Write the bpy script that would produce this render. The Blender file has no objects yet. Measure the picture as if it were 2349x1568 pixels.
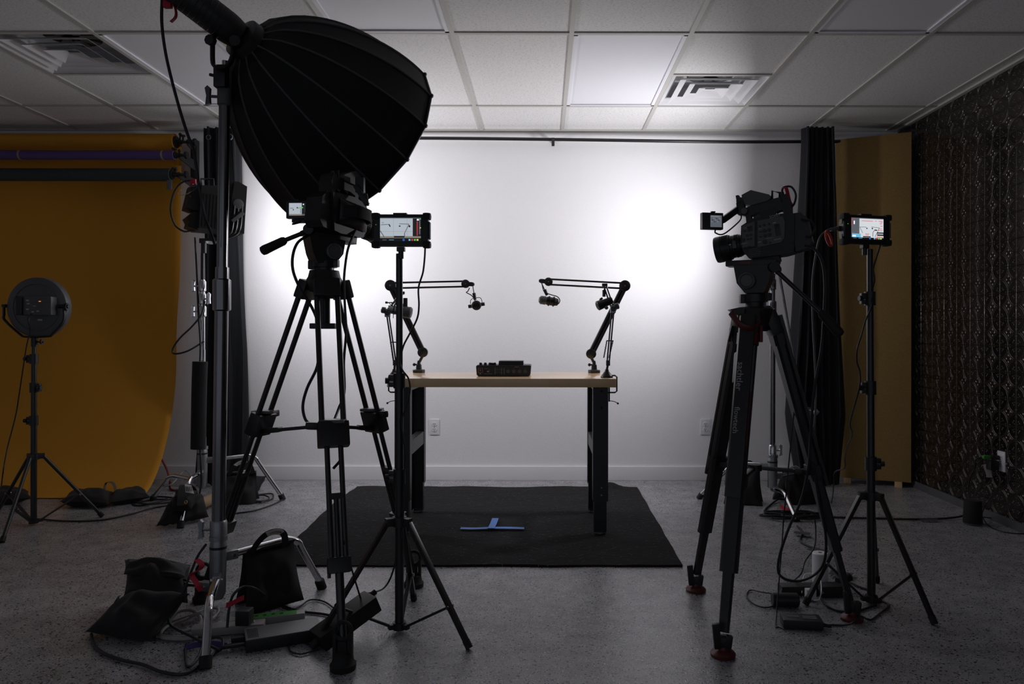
import bpy, bmesh, math, random
from mathutils import Vector, Matrix, noise
random.seed(7)
V = Vector
PI = math.pi
scene = bpy.context.scene
COL = scene.collection

# ---------------------------------------------------------------- camera
FPX, CX, HY, CAMH = 1714.0, 1247.0, 764.0, 1.106
cam_data = bpy.data.cameras.new('camera')
cam = bpy.data.objects.new('camera', cam_data)
COL.objects.link(cam)
cam.location = (0, 0, CAMH)
cam.rotation_euler = (math.radians(90), math.radians(-0.08), 0)
cam_data.sensor_fit = 'HORIZONTAL'
cam_data.sensor_width = 36
cam_data.lens = 36 * FPX / 2349
cam_data.shift_x = -(CX - 1174.5) / 2349
cam_data.shift_y = -(784 - HY) / 2349
cam_data.clip_start = 0.05
scene.camera = cam

# ---------------------------------------------------------------- world, exposure
world = bpy.data.worlds.new('world')
scene.world = world
world.use_nodes = True
world.node_tree.nodes['Background'].inputs[0].default_value = (0.80, 0.86, 1.0, 1)
world.node_tree.nodes['Background'].inputs[1].default_value = 0.22
scene.view_settings.view_transform = 'Standard'
scene.view_settings.look = 'None'
scene.view_settings.gamma = 1
scene.view_settings.use_curve_mapping = False
scene.view_settings.exposure = 0.0

WALL_Y, CEIL, RWX, LWX = 5.64, 2.639, 2.673, -5.2
L_DIR = V((0.81, 0.585, -0.06)).normalized()      # left panel lamp: where its face points
R_DIR = V((-0.95, 0.28, 0.09)).normalized()     # right panel lamp
L_FRONT = V((-1.94, 4.76, 1.843))
R_FRONT = V((1.32, 4.74, 1.720))

def area_light(name, loc, target, sx, sy, power, color):
    ld = bpy.data.lights.new(name, 'AREA')
    ld.shape = 'RECTANGLE'; ld.size = sx; ld.size_y = sy
    ld.energy = power; ld.color = color; ld.spread = math.radians(176)
    o = bpy.data.objects.new(name, ld)
    COL.objects.link(o)
    o.location = loc
    o.rotation_euler = (V(target) - V(loc)).to_track_quat('-Z', 'Z').to_euler()
    return o
LIGHT_COL = (0.97, 0.955, 1.0)
area_light('panel_lamp', L_FRONT + L_DIR * 0.012, L_FRONT + L_DIR, 0.24, 0.28, 18.5, LIGHT_COL)
area_light('panel_lamp', R_FRONT + R_DIR * 0.012, R_FRONT + R_DIR, 0.24, 0.26, 19.8, LIGHT_COL)

# ---------------------------------------------------------------- pixel helpers
def P(px, py, Y):
    return V(((px - CX) / FPX * Y, Y, CAMH - (py - HY) / FPX * Y))
def G(px, py, z=0.0):
    Y = FPX * (CAMH - z) / (py - HY)
    return V(((px - CX) / FPX * Y, Y, z))

# ---------------------------------------------------------------- materials
def nmat(name, base=(.5, .5, .5), rough=.5, metal=0.0, spec=.5, emit=None, estr=1.0, sheen=0.0, coat=0.0):
    m = bpy.data.materials.new(name); m.use_nodes = True
    b = m.node_tree.nodes['Principled BSDF']
    b.inputs['Base Color'].default_value = (*base, 1)
    b.inputs['Roughness'].default_value = rough
    b.inputs['Metallic'].default_value = metal
    b.inputs['Specular IOR Level'].default_value = spec
    if sheen: b.inputs['Sheen Weight'].default_value = sheen
    if coat: b.inputs['Coat Weight'].default_value = coat; b.inputs['Coat Roughness'].default_value = .12
    if emit:
        b.inputs['Emission Color'].default_value = (*emit, 1)
        b.inputs['Emission Strength'].default_value = estr
    return m
class NT:
    def __init__(s, m):
        s.t = m.node_tree; s.b = s.t.nodes['Principled BSDF']
    def n(s, kind, **kw):
        nd = s.t.nodes.new(kind)
        for k, v in kw.items():
            if k.startswith('_'): setattr(nd, k[1:], v)
            else: nd.inputs[k.replace('~', ' ')].default_value = v
        return nd
    def l(s, a, b): s.t.links.new(a, b)
    def math(s, op, a, b=None, c=None):
        nd = s.t.nodes.new('ShaderNodeMath'); nd.operation = op
        for i, x in enumerate((a, b, c)):
            if x is None: continue
            if isinstance(x, (int, float)): nd.inputs[i].default_value = x
            else: s.l(x, nd.inputs[i])
        return nd.outputs[0]
    def pos(s):
        g = s.t.nodes.new('ShaderNodeNewGeometry'); return g.outputs['Position']
    def ramp(s, fac, stops, interp='LINEAR'):
        r = s.t.nodes.new('ShaderNodeValToRGB'); r.color_ramp.interpolation = interp
        els = r.color_ramp.elements
        while len(els) < len(stops): els.new(.5)
        for e, (p, c) in zip(els, stops):
            e.position = p; e.color = (*c, 1) if len(c) == 3 else c
        s.l(fac, r.inputs[0]); return r.outputs[0]
    def mix(s, fac, a, b):
        nd = s.t.nodes.new('ShaderNodeMix'); nd.data_type = 'RGBA'
        if isinstance(fac, (int, float)): nd.inputs[0].default_value = fac
        else: s.l(fac, nd.inputs[0])
        for i, x in ((6, a), (7, b)):
            if isinstance(x, tuple): nd.inputs[i].default_value = (*x, 1)
            else: s.l(x, nd.inputs[i])
        return nd.outputs[2]
    def bump(s, h, strength=.5, dist=.002):
        b = s.t.nodes.new('ShaderNodeBump'); b.inputs['Strength'].default_value = strength
        b.inputs['Distance'].default_value = dist
        s.l(h, b.inputs['Height']); s.l(b.outputs[0], s.b.inputs['Normal']); return b
    def noise(s, scale, detail=3, vec=None, rough=.5):
        nd = s.n('ShaderNodeTexNoise', Scale=scale, Detail=detail, Roughness=rough)
        s.l(vec if vec is not None else s.pos(), nd.inputs['Vector']); return nd.outputs['Fac']
    def voro(s, scale, vec=None, feature='F1', out='Distance'):
        nd = s.n('ShaderNodeTexVoronoi', Scale=scale, _feature=feature)
        s.l(vec if vec is not None else s.pos(), nd.inputs['Vector']); return nd.outputs[out]

M = {}
M['wall'] = nmat('wall_paint', (.87, .86, .875), .75)
t = NT(M['wall']); t.bump(t.math('ADD', t.noise(150, 3), t.math('MULTIPLY', t.noise(60, 2), .5)), .35, .003)
M['trim'] = nmat('trim_paint', (.84, .83, .845), .45)
# epoxy floor with vinyl flakes
M['floor'] = nmat('floor_flake_epoxy', (.3, .3, .32), .3)
t = NT(M['floor'])
base = t.ramp(t.math('ADD', t.math('MULTIPLY', t.noise(9, 3), .4), t.math('MULTIPLY', t.noise(210, 4, rough=.7), .6)), [(.36, (.215, .213, .228)), (.62, (.42, .417, .432))])
v1 = t.voro(170, out='Color'); sep = t.n('ShaderNodeSeparateColor'); t.l(v1, sep.inputs[0])
f1 = t.math('LESS_THAN', t.voro(170), .44)
dark = t.math('MULTIPLY', t.math('GREATER_THAN', sep.outputs[0], .84), f1)
lite = t.math('MULTIPLY', t.math('LESS_THAN', sep.outputs[0], .08), f1)
blue = t.math('MULTIPLY', t.math('GREATER_THAN', sep.outputs[1], .93), f1)
v2 = t.voro(75, out='Color'); sep2 = t.n('ShaderNodeSeparateColor'); t.l(v2, sep2.inputs[0])
f2 = t.math('LESS_THAN', t.voro(75), .35)
dark2 = t.math('MULTIPLY', t.math('GREATER_THAN', sep2.outputs[1], .86), f2)
c = t.mix(dark, base, (.03, .03, .04)); c = t.mix(lite, c, (.62, .62, .60))
c = t.mix(blue, c, (.06, .08, .19)); c = t.mix(dark2, c, (.04, .04, .05))
t.l(c, t.b.inputs['Base Color'])
t.l(t.math('ADD', t.math('MULTIPLY', t.noise(30, 2), .14), .15), t.b.inputs['Roughness'])
t.bump(t.math('ADD', t.noise(130, 4), t.math('MULTIPLY', f1, -.25)), .5, .003)
# ceiling tile
M['tile'] = nmat('ceiling_tile', (.62, .615, .60), .9)
t = NT(M['tile'])
mp = t.n('ShaderNodeMapping'); mp.inputs['Scale'].default_value = (1, 2.2, 1); t.l(t.pos(), mp.inputs[0])
h = t.math('LESS_THAN', t.noise(75, 3, mp.outputs[0], .7), .425)
h2 = t.math('LESS_THAN', t.voro(170), .16)
hh = t.math('MAXIMUM', h, h2)
t.l(t.mix(hh, (.82, .81, .80), (.60, .59, .58)), t.b.inputs['Base Color'])
t.bump(t.math('SUBTRACT', 1.0, hh), .4, .003)
M['grid'] = nmat('ceiling_grid_paint', (.54, .525, .49), .5)
M['lens'] = nmat('acrylic_light_lens', (.84, .84, .88), .55)
M['vent'] = nmat('vent_paint', (.72, .72, .73), .35)
M['dark'] = nmat('duct_black', (.012, .012, .013), .7)
# embossed tin wall panels
M['tin'] = nmat('embossed_tin', (.14, .12, .115), .17, .95)
t = NT(M['tin'])
sx = t.n('ShaderNodeSeparateXYZ'); t.l(t.pos(), sx.inputs[0])
S = .1524
def cell(coord, off):
    a = t.math('DIVIDE', t.math('ADD', coord, off), S)
    return t.math('SUBTRACT', t.math('FRACT', a), .5)
u = cell(sx.outputs[1], .04); w = cell(sx.outputs[2], .03)
au = t.math('ABSOLUTE', u); aw = t.math('ABSOLUTE', w)
def length(a, b): return t.math('SQRT', t.math('ADD', t.math('MULTIPLY', a, a), t.math('MULTIPLY', b, b)))
def bumpat(d, r, wd):   # smooth ridge at distance r
    x = t.math('DIVIDE', t.math('ABSOLUTE', t.math('SUBTRACT', d, r)), wd)
    return t.math('MAXIMUM', t.math('SUBTRACT', 1.0, t.math('MULTIPLY', x, x)), 0.0)
dc = length(t.math('SUBTRACT', .5, au), t.math('SUBTRACT', .5, aw))
hgt = t.math('MAXIMUM', bumpat(dc, .55, .027), bumpat(dc, .485, .027))
dm = length(t.math('SUBTRACT', au, .0), t.math('SUBTRACT', aw, .0))
du = length(t.math('SUBTRACT', au, .12), aw); dv = length(au, t.math('SUBTRACT', aw, .12))
petal = t.math('MAXIMUM', bumpat(du, 0, .07), bumpat(dv, 0, .07))
petal = t.math('MAXIMUM', petal, bumpat(dm, 0, .03))
dd = length(t.math('SUBTRACT', au, .30), t.math('SUBTRACT', aw, .36))
de = length(t.math('SUBTRACT', au, .36), t.math('SUBTRACT', aw, .30))
df = length(t.math('SUBTRACT', au, .40), t.math('SUBTRACT', aw, .40))
dots = t.math('MAXIMUM', t.math('MAXIMUM', bumpat(dd, 0, .04), bumpat(de, 0, .04)), bumpat(df, 0, .03))
dg = length(t.math('SUBTRACT', au, .46), t.math('SUBTRACT', aw, .13))
di = length(t.math('SUBTRACT', au, .13), t.math('SUBTRACT', aw, .46))
dots = t.math('MAXIMUM', dots, t.math('MAXIMUM', bumpat(dg, 0, .035), bumpat(di, 0, .035)))
seam = t.math('MAXIMUM', bumpat(au, .49, .02), bumpat(aw, .49, .02))
hgt = t.math('MAXIMUM', t.math('MAXIMUM', hgt, petal), t.math('MAXIMUM', dots, seam))
t.bump(hgt, 1.0, .0034)

def fabric(name, col, rough=.9, sc=600, st=.3):
    m = nmat(name, col, rough, spec=.25, sheen=.05)
    tt = NT(m); tt.bump(tt.noise(sc, 2), st, .001); return m
M['curtain'] = fabric('black_curtain', (.020, .0215, .025))
M['bag'] = fabric('black_nylon', (.018, .018, .019), .75)
M['soft'] = nmat('softbox_fabric', (.009, .009, .009), .62, spec=.25)
M['softrib'] = nmat('softbox_seam', (.075, .075, .075), .7, spec=.25)
M['white_fab'] = nmat('white_diffuser', (.75, .75, .75), .8)
M['foam'] = nmat('black_plastic', (.012, .012, .013), .45)
M['plastic'] = nmat('black_satin_plastic', (.014, .014, .015), .38)
M['grey_plastic'] = nmat('dark_grey_plastic', (.095, .096, .10), .42)
M['mid_plastic'] = nmat('mid_grey_plastic', (.10, .10, .105), .45)
M['rubber'] = nmat('black_rubber', (.01, .01, .01), .7)
M['black_metal'] = nmat('black_anodised', (.012, .012, .013), .32, .0, .6)
M['powder'] = nmat('powder_coated_steel', (.022, .022, .023), .42)
M['chrome'] = nmat('chrome', (.72, .72, .74), .12, 1.0)
M['dull_chrome'] = nmat('worn_chrome', (.22, .22, .23), .17, 1.0)
M['cast'] = nmat('cast_steel', (.30, .31, .33), .42, .85)
M['brass'] = nmat('brass', (.5, .36, .14), .35, 1.0)
M['carbon'] = nmat('carbon_fibre', (.018, .018, .020), .38)
M['red'] = nmat('red_velcro', (.42, .012, .035), .7)
M['dark_red'] = nmat('dark_red_plastic', (.10, .012, .013), .4)
M['orange_red'] = nmat('red_clip', (.55, .05, .02), .5)
M['purple'] = nmat('purple_velcro', (.05, .03, .16), .8)
M['cable'] = nmat('black_cable', (.012, .012, .015), .45)
M['white_cable'] = nmat('grey_white_cable', (.33, .32, .31), .5)
M['red_cable'] = nmat('red_cable', (.25, .03, .025), .5)
M['white'] = nmat('white_plastic', (.78, .78, .80), .4)
M['label'] = nmat('white_label', (.55, .53, .50), .7)
M['print'] = nmat('print_grey', (.45, .45, .47), .6)
M['printw'] = nmat('print_white', (.6, .6, .62), .6)
M['green'] = nmat('green_strip', (.04, .30, .03), .6)
M['bluetape'] = nmat('blue_tape', (.10, .25, .68), .6)
M['gaff'] = nmat('gaffer_tape', (.05, .05, .048), .8)
M['orange'] = nmat('orange_paper', (.60, .27, .03), .85, spec=.2)
M['lilac'] = nmat('purple_paper', (.10, .06, .20), .85)
M['slate'] = nmat('dark_green_paper', (.035, .045, .045), .85)
M['kraft'] = nmat('paper_core', (.35, .25, .15), .9)
M['redbtn'] = nmat('red_button', (.6, .03, .03), .4)
M['yellow'] = nmat('yellow_print', (.6, .45, .05), .6)
M['glass'] = nmat('lens_glass', (.01, .012, .02), .06, spec=.9)
# burlap
M['burlap'] = nmat('burlap', (.34, .20, .065), .95, spec=.1)
t = NT(M['burlap'])
mp = t.n('ShaderNodeMapping'); mp.inputs['Scale'].default_value = (1, 1, .45); t.l(t.pos(), mp.inputs[0])
fz = t.noise(420, 2, mp.outputs[0])
t.l(t.ramp(fz, [(.3, (.25, .155, .055)), (.7, (.37, .24, .092))]), t.b.inputs['Base Color'])
t.bump(fz, .5, .002)
# maple bench top
M['wood'] = nmat('maple_butcher_block', (.6, .4, .2), .3, coat=.7)
t = NT(M['wood'])
sp = t.n('ShaderNodeSeparateXYZ'); t.l(t.pos(), sp.inputs[0])
strip = t.math('FLOOR', t.math('DIVIDE', sp.outputs[1], .045))
wn = t.n('ShaderNodeTexWhiteNoise', _noise_dimensions='2D')
cb = t.n('ShaderNodeCombineXYZ'); t.l(strip, cb.inputs[0])
t.l(t.math('FLOOR', t.math('ADD', t.math('DIVIDE', sp.outputs[0], .36), t.math('MULTIPLY', strip, .37))), cb.inputs[1])
t.l(cb.outputs[0], wn.inputs['Vector'])
mp = t.n('ShaderNodeMapping'); mp.inputs['Scale'].default_value = (1.2, 18, 18); t.l(t.pos(), mp.inputs[0])
gr = t.noise(4, 5, mp.outputs[0])
c = t.mix(wn.outputs['Value'], (.85, .53, .26), (.93, .66, .37))
c2 = t.mix(gr, c, (.56, .33, .13))
t.l(t.mix(.4, c, c2), t.b.inputs['Base Color'])
M['pine'] = nmat('pine_block', (.62, .42, .22), .7)
# quilted moving blanket
M['mat'] = nmat('quilted_blanket', (.016, .016, .017), .92, spec=.15)
t = NT(M['mat'])
sp = t.n('ShaderNodeSeparateXYZ'); t.l(t.pos(), sp.inputs[0])
zig = t.math('ABSOLUTE', t.math('SUBTRACT', t.math('FRACT', t.math('DIVIDE', sp.outputs[0], .16)), .5))
ln = t.math('FRACT', t.math('ADD', t.math('DIVIDE', sp.outputs[1], .055), t.math('MULTIPLY', zig, 2.2)))
st = t.math('LESS_THAN', ln, .05)
dash = t.math('GREATER_THAN', t.noise(55, 2), .60)
t.l(t.mix(t.math('MULTIPLY', st, dash), (.018, .018, .019), (.17, .17, .17)), t.b.inputs['Base Color'])
qb = t.math('ADD', t.math('MULTIPLY', t.math('LESS_THAN', ln, .12), -1.0), t.math('MULTIPLY', t.noise(25, 3), 1.2))
t.bump(qb, .6, .006)
def emit(name, c, s=1.0):
    m = nmat(name, (0, 0, 0), .3, emit=c, estr=s); return m
E = {k: emit('screen_' + k, c, s) for k, c, s in (
    ('bg', (.42, .47, .52), 1.0), ('pale', (.72, .76, .80), .9), ('dim', (.10, .11, .13), 1.0), ('ink', (.012, .012, .014), 1),
    ('floor', (.22, .20, .17), 1), ('grid', (.2, .22, .24), 1), ('blue', (.03, .2, .75), 1), ('cyan', (.15, .5, .7), 1),
    ('red', (.65, .04, .05), 1), ('green', (.12, .55, .12), 1), ('yellow', (.7, .6, .1), 1), ('black', (.004, .004, .005), 1),
    ('white', (.85, .9, .95), 1), ('led', (.1, .8, .05), 1), ('amber', (.9, .25, .02), 1))}

# ---------------------------------------------------------------- mesh builder
def frame(o, xdir, up=(0, 0, 1)):
    x = V(xdir).normalized(); z = V(up); y = z.cross(x).normalized(); z = x.cross(y)
    m = Matrix((x, y, z)).transposed().to_4x4(); m.translation = V(o); return m
class MB:
    def __init__(s, T=None):
        s.bm = bmesh.new(); s.T = T or Matrix.Identity(4); s.mats = []
    def mi(s, m):
        if m is None: m = s.mats[0] if s.mats else 'plastic'
        if m not in s.mats: s.mats.append(m)
        return s.mats.index(m)
    def poly(s, verts, faces, m=None, T=None):
        i = s.mi(m); TT = s.T @ T if T is not None else s.T
        vs = [s.bm.verts.new(TT @ V(v)) for v in verts]
        for f in faces:
            if len(set(f)) < 3: continue
            try:
                fc = s.bm.faces.new([vs[k] for k in f]); fc.material_index = i; fc.smooth = True
            except ValueError: pass
        return vs
    def box(s, c, size, m=None, bev=0.0, T=None, taper=1.0):
        x, y, z = (a / 2 for a in size); c = V(c)
        if bev <= 0:
            vs = [(c.x + sx * x * (taper if sz > 0 else 1), c.y + sy * y * (taper if sz > 0 else 1), c.z + sz * z) for sz in (-1, 1) for sx, sy in ((-1, -1), (1, -1), (1, 1), (-1, 1))]
            return s.poly(vs, [(3, 2, 1, 0), (4, 5, 6, 7), (0, 1, 5, 4), (1, 2, 6, 5), (2, 3, 7, 6), (3, 0, 4, 7)], m, T)
        i = s.mi(m); TT = s.T @ T if T is not None else s.T
        b = bmesh.new(); bmesh.ops.create_cube(b, size=1)
        for v in b.verts:
            tp = taper if v.co.z > 0 else 1
            v.co = V((v.co.x * 2 * x * tp, v.co.y * 2 * y * tp, v.co.z * 2 * z)) + c
        bmesh.ops.bevel(b, geom=b.edges[:], offset=min(bev, .49 * 2 * min(x, y, z)), segments=2, affect='EDGES', profile=.7)
        b.verts.index_update()
        vs = [s.bm.verts.new(TT @ v.co) for v in b.verts]
        for f in b.faces:
            fc = s.bm.faces.new([vs[v.index] for v in f.verts]); fc.material_index = i; fc.smooth = True
        b.free()
    def cyl(s, a, b, r, r2=None, m=None, n=16, cap=True):
        a, b = V(a), V(b); r2 = r if r2 is None else r2
        s.lathe([(0, r), ((b - a).length, r2)], a, b - a, m, n, cap)
    def lathe(s, prof, o=(0, 0, 0), axis=(0, 0, 1), m=None, n=20, cap=True):
        o = V(o); ax = V(axis).normalized()
        q = ax.to_track_quat('Z', 'Y').to_matrix()
        vs = []; fs = []
        for t_, r in prof:
            for k in range(n):
                a = 2 * PI * k / n
                vs.append(o + q @ V((max(r, 1e-5) * math.cos(a), max(r, 1e-5) * math.sin(a), t_)))
        for j in range(len(prof) - 1):
            for k in range(n):
                k2 = (k + 1) % n
                fs.append((j * n + k, j * n + k2, (j + 1) * n + k2, (j + 1) * n + k))
        if cap:
            fs.append(tuple(range(n))[::-1]); fs.append(tuple(range((len(prof) - 1) * n, len(prof) * n)))
        s.poly(vs, fs, m)
    def tube(s, pts, r, m=None, n=8, closed=False, smooth=True, sub=6, sx=1.0):
        pts = [V(p) for p in pts]
        if smooth and len(pts) > 2:
            out = []; N = len(pts)
            rng = range(N if closed else N - 1)
            for i in rng:
                p0 = pts[(i - 1) % N] if (closed or i > 0) else pts[0] * 2 - pts[1]
                p1 = pts[i]; p2 = pts[(i + 1) % N]
                p3 = pts[(i + 2) % N] if (closed or i < N - 2) else pts[-1] * 2 - pts[-2]
                for k in range(sub):
                    tt = k / sub
                    out.append(.5 * ((2 * p1) + (p2 - p0) * tt + (2 * p0 - 5 * p1 + 4 * p2 - p3) * tt * tt + (3 * p1 - p0 - 3 * p2 + p3) * tt ** 3))
            if not closed: out.append(pts[-1])
            pts = out
        N = len(pts); vs = []; fs = []; up = None
        for i, p in enumerate(pts):
            d = (pts[(i + 1) % N] - pts[i - 1]) if closed else (pts[min(i + 1, N - 1)] - pts[max(i - 1, 0)])
            if d.length < 1e-9: d = V((0, 0, 1))
            d.normalize()
            if up is None:
                up = V((0, 0, 1)) if abs(d.z) < .9 else V((1, 0, 0))
            x = up.cross(d)
            if x.length < 1e-6: x = V((1, 0, 0)).cross(d)
            x.normalize(); y = d.cross(x).normalized(); up = y
            for k in range(n):
                a = 2 * PI * k / n
                vs.append(p + x * (r * sx * math.cos(a)) + y * (r * math.sin(a)))
        for i in range(N if closed else N - 1):
            j = (i + 1) % N
            for k in range(n):
                k2 = (k + 1) % n
                fs.append((i * n + k, i * n + k2, j * n + k2, j * n + k))
        if not closed:
            fs.append(tuple(range(n))[::-1]); fs.append(tuple(range((N - 1) * n, N * n)))
        s.poly(vs, fs, m)
    def prism(s, pts2, d0, d1, m=None, T=None):
        """outline in local x,z extruded along local y from d0 to d1"""
        n = len(pts2)
        vs = [(x, d0, z) for x, z in pts2] + [(x, d1, z) for x, z in pts2]
        fs = [tuple(range(n)), tuple(range(n, 2 * n))[::-1]] + [(i, n + i, n + (i + 1) % n, (i + 1) % n) for i in range(n)]
        s.poly(vs, fs, m, T)
    def bar(s, a, b, w, d, m=None, up=None, bev=0.0):
        a, b = V(a), V(b); L = (b - a).length
        u = V(up) if up is not None else (V((0, 0, 1)) if abs((b - a).normalized().z) < .95 else V((0, 1, 0)))
        s.box((L / 2, 0, 0), (L, w, d), m, bev, T=frame(a, b - a, u))
    def ball(s, c, r, m=None, n=16, sc=(1, 1, 1)):
        c = V(c); vs = []; fs = []; k_ = n // 2
        for i in range(k_ + 1):
            th = PI * i / k_
            for j in range(n):
                ph = 2 * PI * j / n; rr = max(math.sin(th), 1e-4)
                vs.append(c + V((r * sc[0] * rr * math.cos(ph), r * sc[1] * rr * math.sin(ph), r * sc[2] * math.cos(th))))
        for i in range(k_):
            for j in range(n):
                j2 = (j + 1) % n
                fs.append((i * n + j, (i + 1) * n + j, (i + 1) * n + j2, i * n + j2))
        s.poly(vs, fs, m)
    def ring(s, c, axis, R, r, m=None, n=28, k=8):
        q = V(axis).normalized().to_track_quat('Z', 'Y').to_matrix()
        s.tube([V(c) + q @ V((R * math.cos(2 * PI * i / n), R * math.sin(2 * PI * i / n), 0)) for i in range(n)], r, m, k, closed=True, smooth=False)
    def pillow(s, c00, c10, c11, c01, th, m=None, n=12, wr=.25, seed=0, flat=False, pinch=.35):
        """stuffed cloth bag between four corner points, th = full thickness"""
        c00, c10, c11, c01 = map(V, (c00, c10, c11, c01))
        nrm = (c10 - c00).cross(c01 - c00).normalized(); vs = []; fs = []
        for side in (1, -1):
            for j in range(n + 1):
                for i in range(n + 1):
                    u = i / n; v = j / n
                    # pinch the edges in between the corners so the corners stay as ears
                    uu = u + (0.5 - u) * pinch * .25 * math.sin(PI * v); vv = v + (0.5 - v) * pinch * .25 * math.sin(PI * u)
                    p = (c00 * (1 - uu) + c10 * uu) * (1 - vv) + (c01 * (1 - uu) + c11 * uu) * vv
                    e = (math.sin(PI * u) * math.sin(PI * v))
                    hgt = (max(e, 0) ** .45) * th / 2
                    nz = noise.noise(V((u * 3.1 + seed, v * 3.1, side * 2.0))) * wr * th * (e ** .4 if e > 0 else 0)
                    fold = math.sin(u * 19 + seed + 2.5 * noise.noise(V((u, v * 2 + seed, 0)))) * .04 * th * (e ** .4 if e > 0 else 0) * (1 - v * .5)
                    hh = hgt + nz + fold
                    if flat and side < 0: hh *= .25
                    vs.append(p + nrm * side * max(hh, 0.0008 if e > 0 else 0))
        W = n + 1
        for sd in range(2):
            o = sd * W * W
            for j in range(n):
                for i in range(n):
                    q = (o + j * W + i, o + j * W + i + 1, o + (j + 1) * W + i + 1, o + (j + 1) * W + i)
                    fs.append(q if sd == 0 else q[::-1])
        s.poly(vs, fs, m)
    def strap(s, pts, w, wdir, m=None, th=.003, sub=6):
        """flat ribbon: pts path, w width along wdir"""
        pts = [V(p) for p in pts]; out = []; N = len(pts); rad = sum(pts, V()) / N if wdir is None else None
        for i in range(N - 1):
            p0 = pts[i - 1] if i else pts[0] * 2 - pts[1]; p1 = pts[i]; p2 = pts[i + 1]
            p3 = pts[i + 2] if i < N - 2 else pts[-1] * 2 - pts[-2]
            for k in range(sub):
                tt = k / sub
                out.append(.5 * ((2 * p1) + (p2 - p0) * tt + (2 * p0 - 5 * p1 + 4 * p2 - p3) * tt * tt + (3 * p1 - p0 - 3 * p2 + p3) * tt ** 3))
        out.append(pts[-1]); wd = V(wdir or (0, 0, 1)).normalized(); vs = []; fs = []
        for i, p in enumerate(out):
            d = (out[min(i + 1, len(out) - 1)] - out[max(i - 1, 0)]).normalized()
            if rad is not None: wd = (p - rad); wd -= d * wd.dot(d); wd.normalize()
            nn = d.cross(wd).normalized()
            for a, b in ((-1, -1), (1, -1), (1, 1), (-1, 1)):
                vs.append(p + wd * (w / 2 * a) + nn * (th / 2 * b))
        for i in range(len(out) - 1):
            for k in range(4):
                k2 = (k + 1) % 4; fs.append((i * 4 + k, i * 4 + k2, (i + 1) * 4 + k2, (i + 1) * 4 + k))
        fs.append((3, 2, 1, 0)); L = (len(out) - 1) * 4; fs.append((L, L + 1, L + 2, L + 3))
        s.poly(vs, fs, m)
    def text(s, txt, size, T, m=None, ext=.0006):
        cu = bpy.data.curves.new('t', 'FONT'); cu.body = txt; cu.size = size; cu.extrude = ext
        cu.align_x = 'CENTER'; cu.align_y = 'CENTER'; cu.resolution_u = 2
        ob = bpy.data.objects.new('t', cu); COL.objects.link(ob)
        me = bpy.data.meshes.new_from_object(ob.evaluated_get(bpy.context.evaluated_depsgraph_get()))
        s.poly([v.co.copy() for v in me.vertices], [tuple(p.vertices) for p in me.polygons], m, T)
        bpy.data.objects.remove(ob); bpy.data.curves.remove(cu); bpy.data.meshes.remove(me)
    def build(s, name, mat=None, parent=None, sharp=38, label=None, base=None):
        if mat is not None and not s.mats: s.mats = [mat]
        me = bpy.data.meshes.new(name)
        bmesh.ops.recalc_face_normals(s.bm, faces=s.bm.faces[:])
        if parent is not None: org = ORG[parent]
        elif base is not None: org = V(base)
        else:
            xs = [v.co for v in s.bm.verts]
            org = V(((min(v.x for v in xs) + max(v.x for v in xs)) / 2, (min(v.y for v in xs) + max(v.y for v in xs)) / 2, min(v.z for v in xs)))
        bmesh.ops.translate(s.bm, verts=s.bm.verts[:], vec=-org)
        s.bm.to_mesh(me); s.bm.free()
        for mm in s.mats: me.materials.append(M[mm] if mm in M else E[mm[2:]])
        me.set_sharp_from_angle(angle=math.radians(sharp))
        o = bpy.data.objects.new(name, me); COL.objects.link(o)
        if parent is not None: o.parent = parent
        else: o.location = org
        ORG[o] = org
        if label: o['label'] = label
        return o
ORG = {}
def thing(name, label, cat, loc, group=None):
    o = bpy.data.objects.new(name, None); COL.objects.link(o); o.location = loc; o.empty_display_size = .05
    ORG[o] = V(loc); o['label'] = label; o['category'] = cat
    if group: o['group'] = group
    return o
def tag(o, label, cat, group=None, kind=None):
    o['label'] = label; o['category'] = cat
    if group: o['group'] = group
    if kind: o['kind'] = kind
    return o
def struct(o): o['kind'] = 'structure'; return o
def cable(name, pts, r, label, cat='cable', m='cable', group=None, n=8):
    mb = MB(); mb.tube(pts, r, m, n); return tag(mb.build(name), label, cat, group)

# ================================================================ ROOM
mb = MB(); mb.box(((LWX + RWX) / 2, (WALL_Y - 2) / 2, -.05), (RWX - LWX + .2, WALL_Y + 2.2, .1), 'floor'); struct(mb.build('floor'))
mb = MB(); mb.box(((LWX + RWX) / 2, WALL_Y + .05, CEIL / 2), (RWX - LWX + .2, .1, CEIL + .1), 'wall'); struct(mb.build('wall_back'))
mb = MB(); mb.box((LWX - .05, (WALL_Y - 2) / 2, CEIL / 2), (.1, WALL_Y + 2, CEIL + .1), 'wall'); struct(mb.build('wall_left'))
mb = MB(); mb.box((RWX + .05, (WALL_Y - 2) / 2, CEIL / 2), (.1, WALL_Y + 2, CEIL + .1), 'tin'); struct(mb.build('wall_right'))
mb = MB(); mb.box(((LWX + RWX) / 2, WALL_Y - .008, .052), (RWX - LWX, .016, .104), 'trim', bev=.004); struct(mb.build('baseboard_back'))
mb = MB(); mb.box((RWX - .006, 2, .025), (.012, 7.2, .05), 'mid_plastic', bev=.003); struct(mb.build('baseboard_right'))
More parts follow.
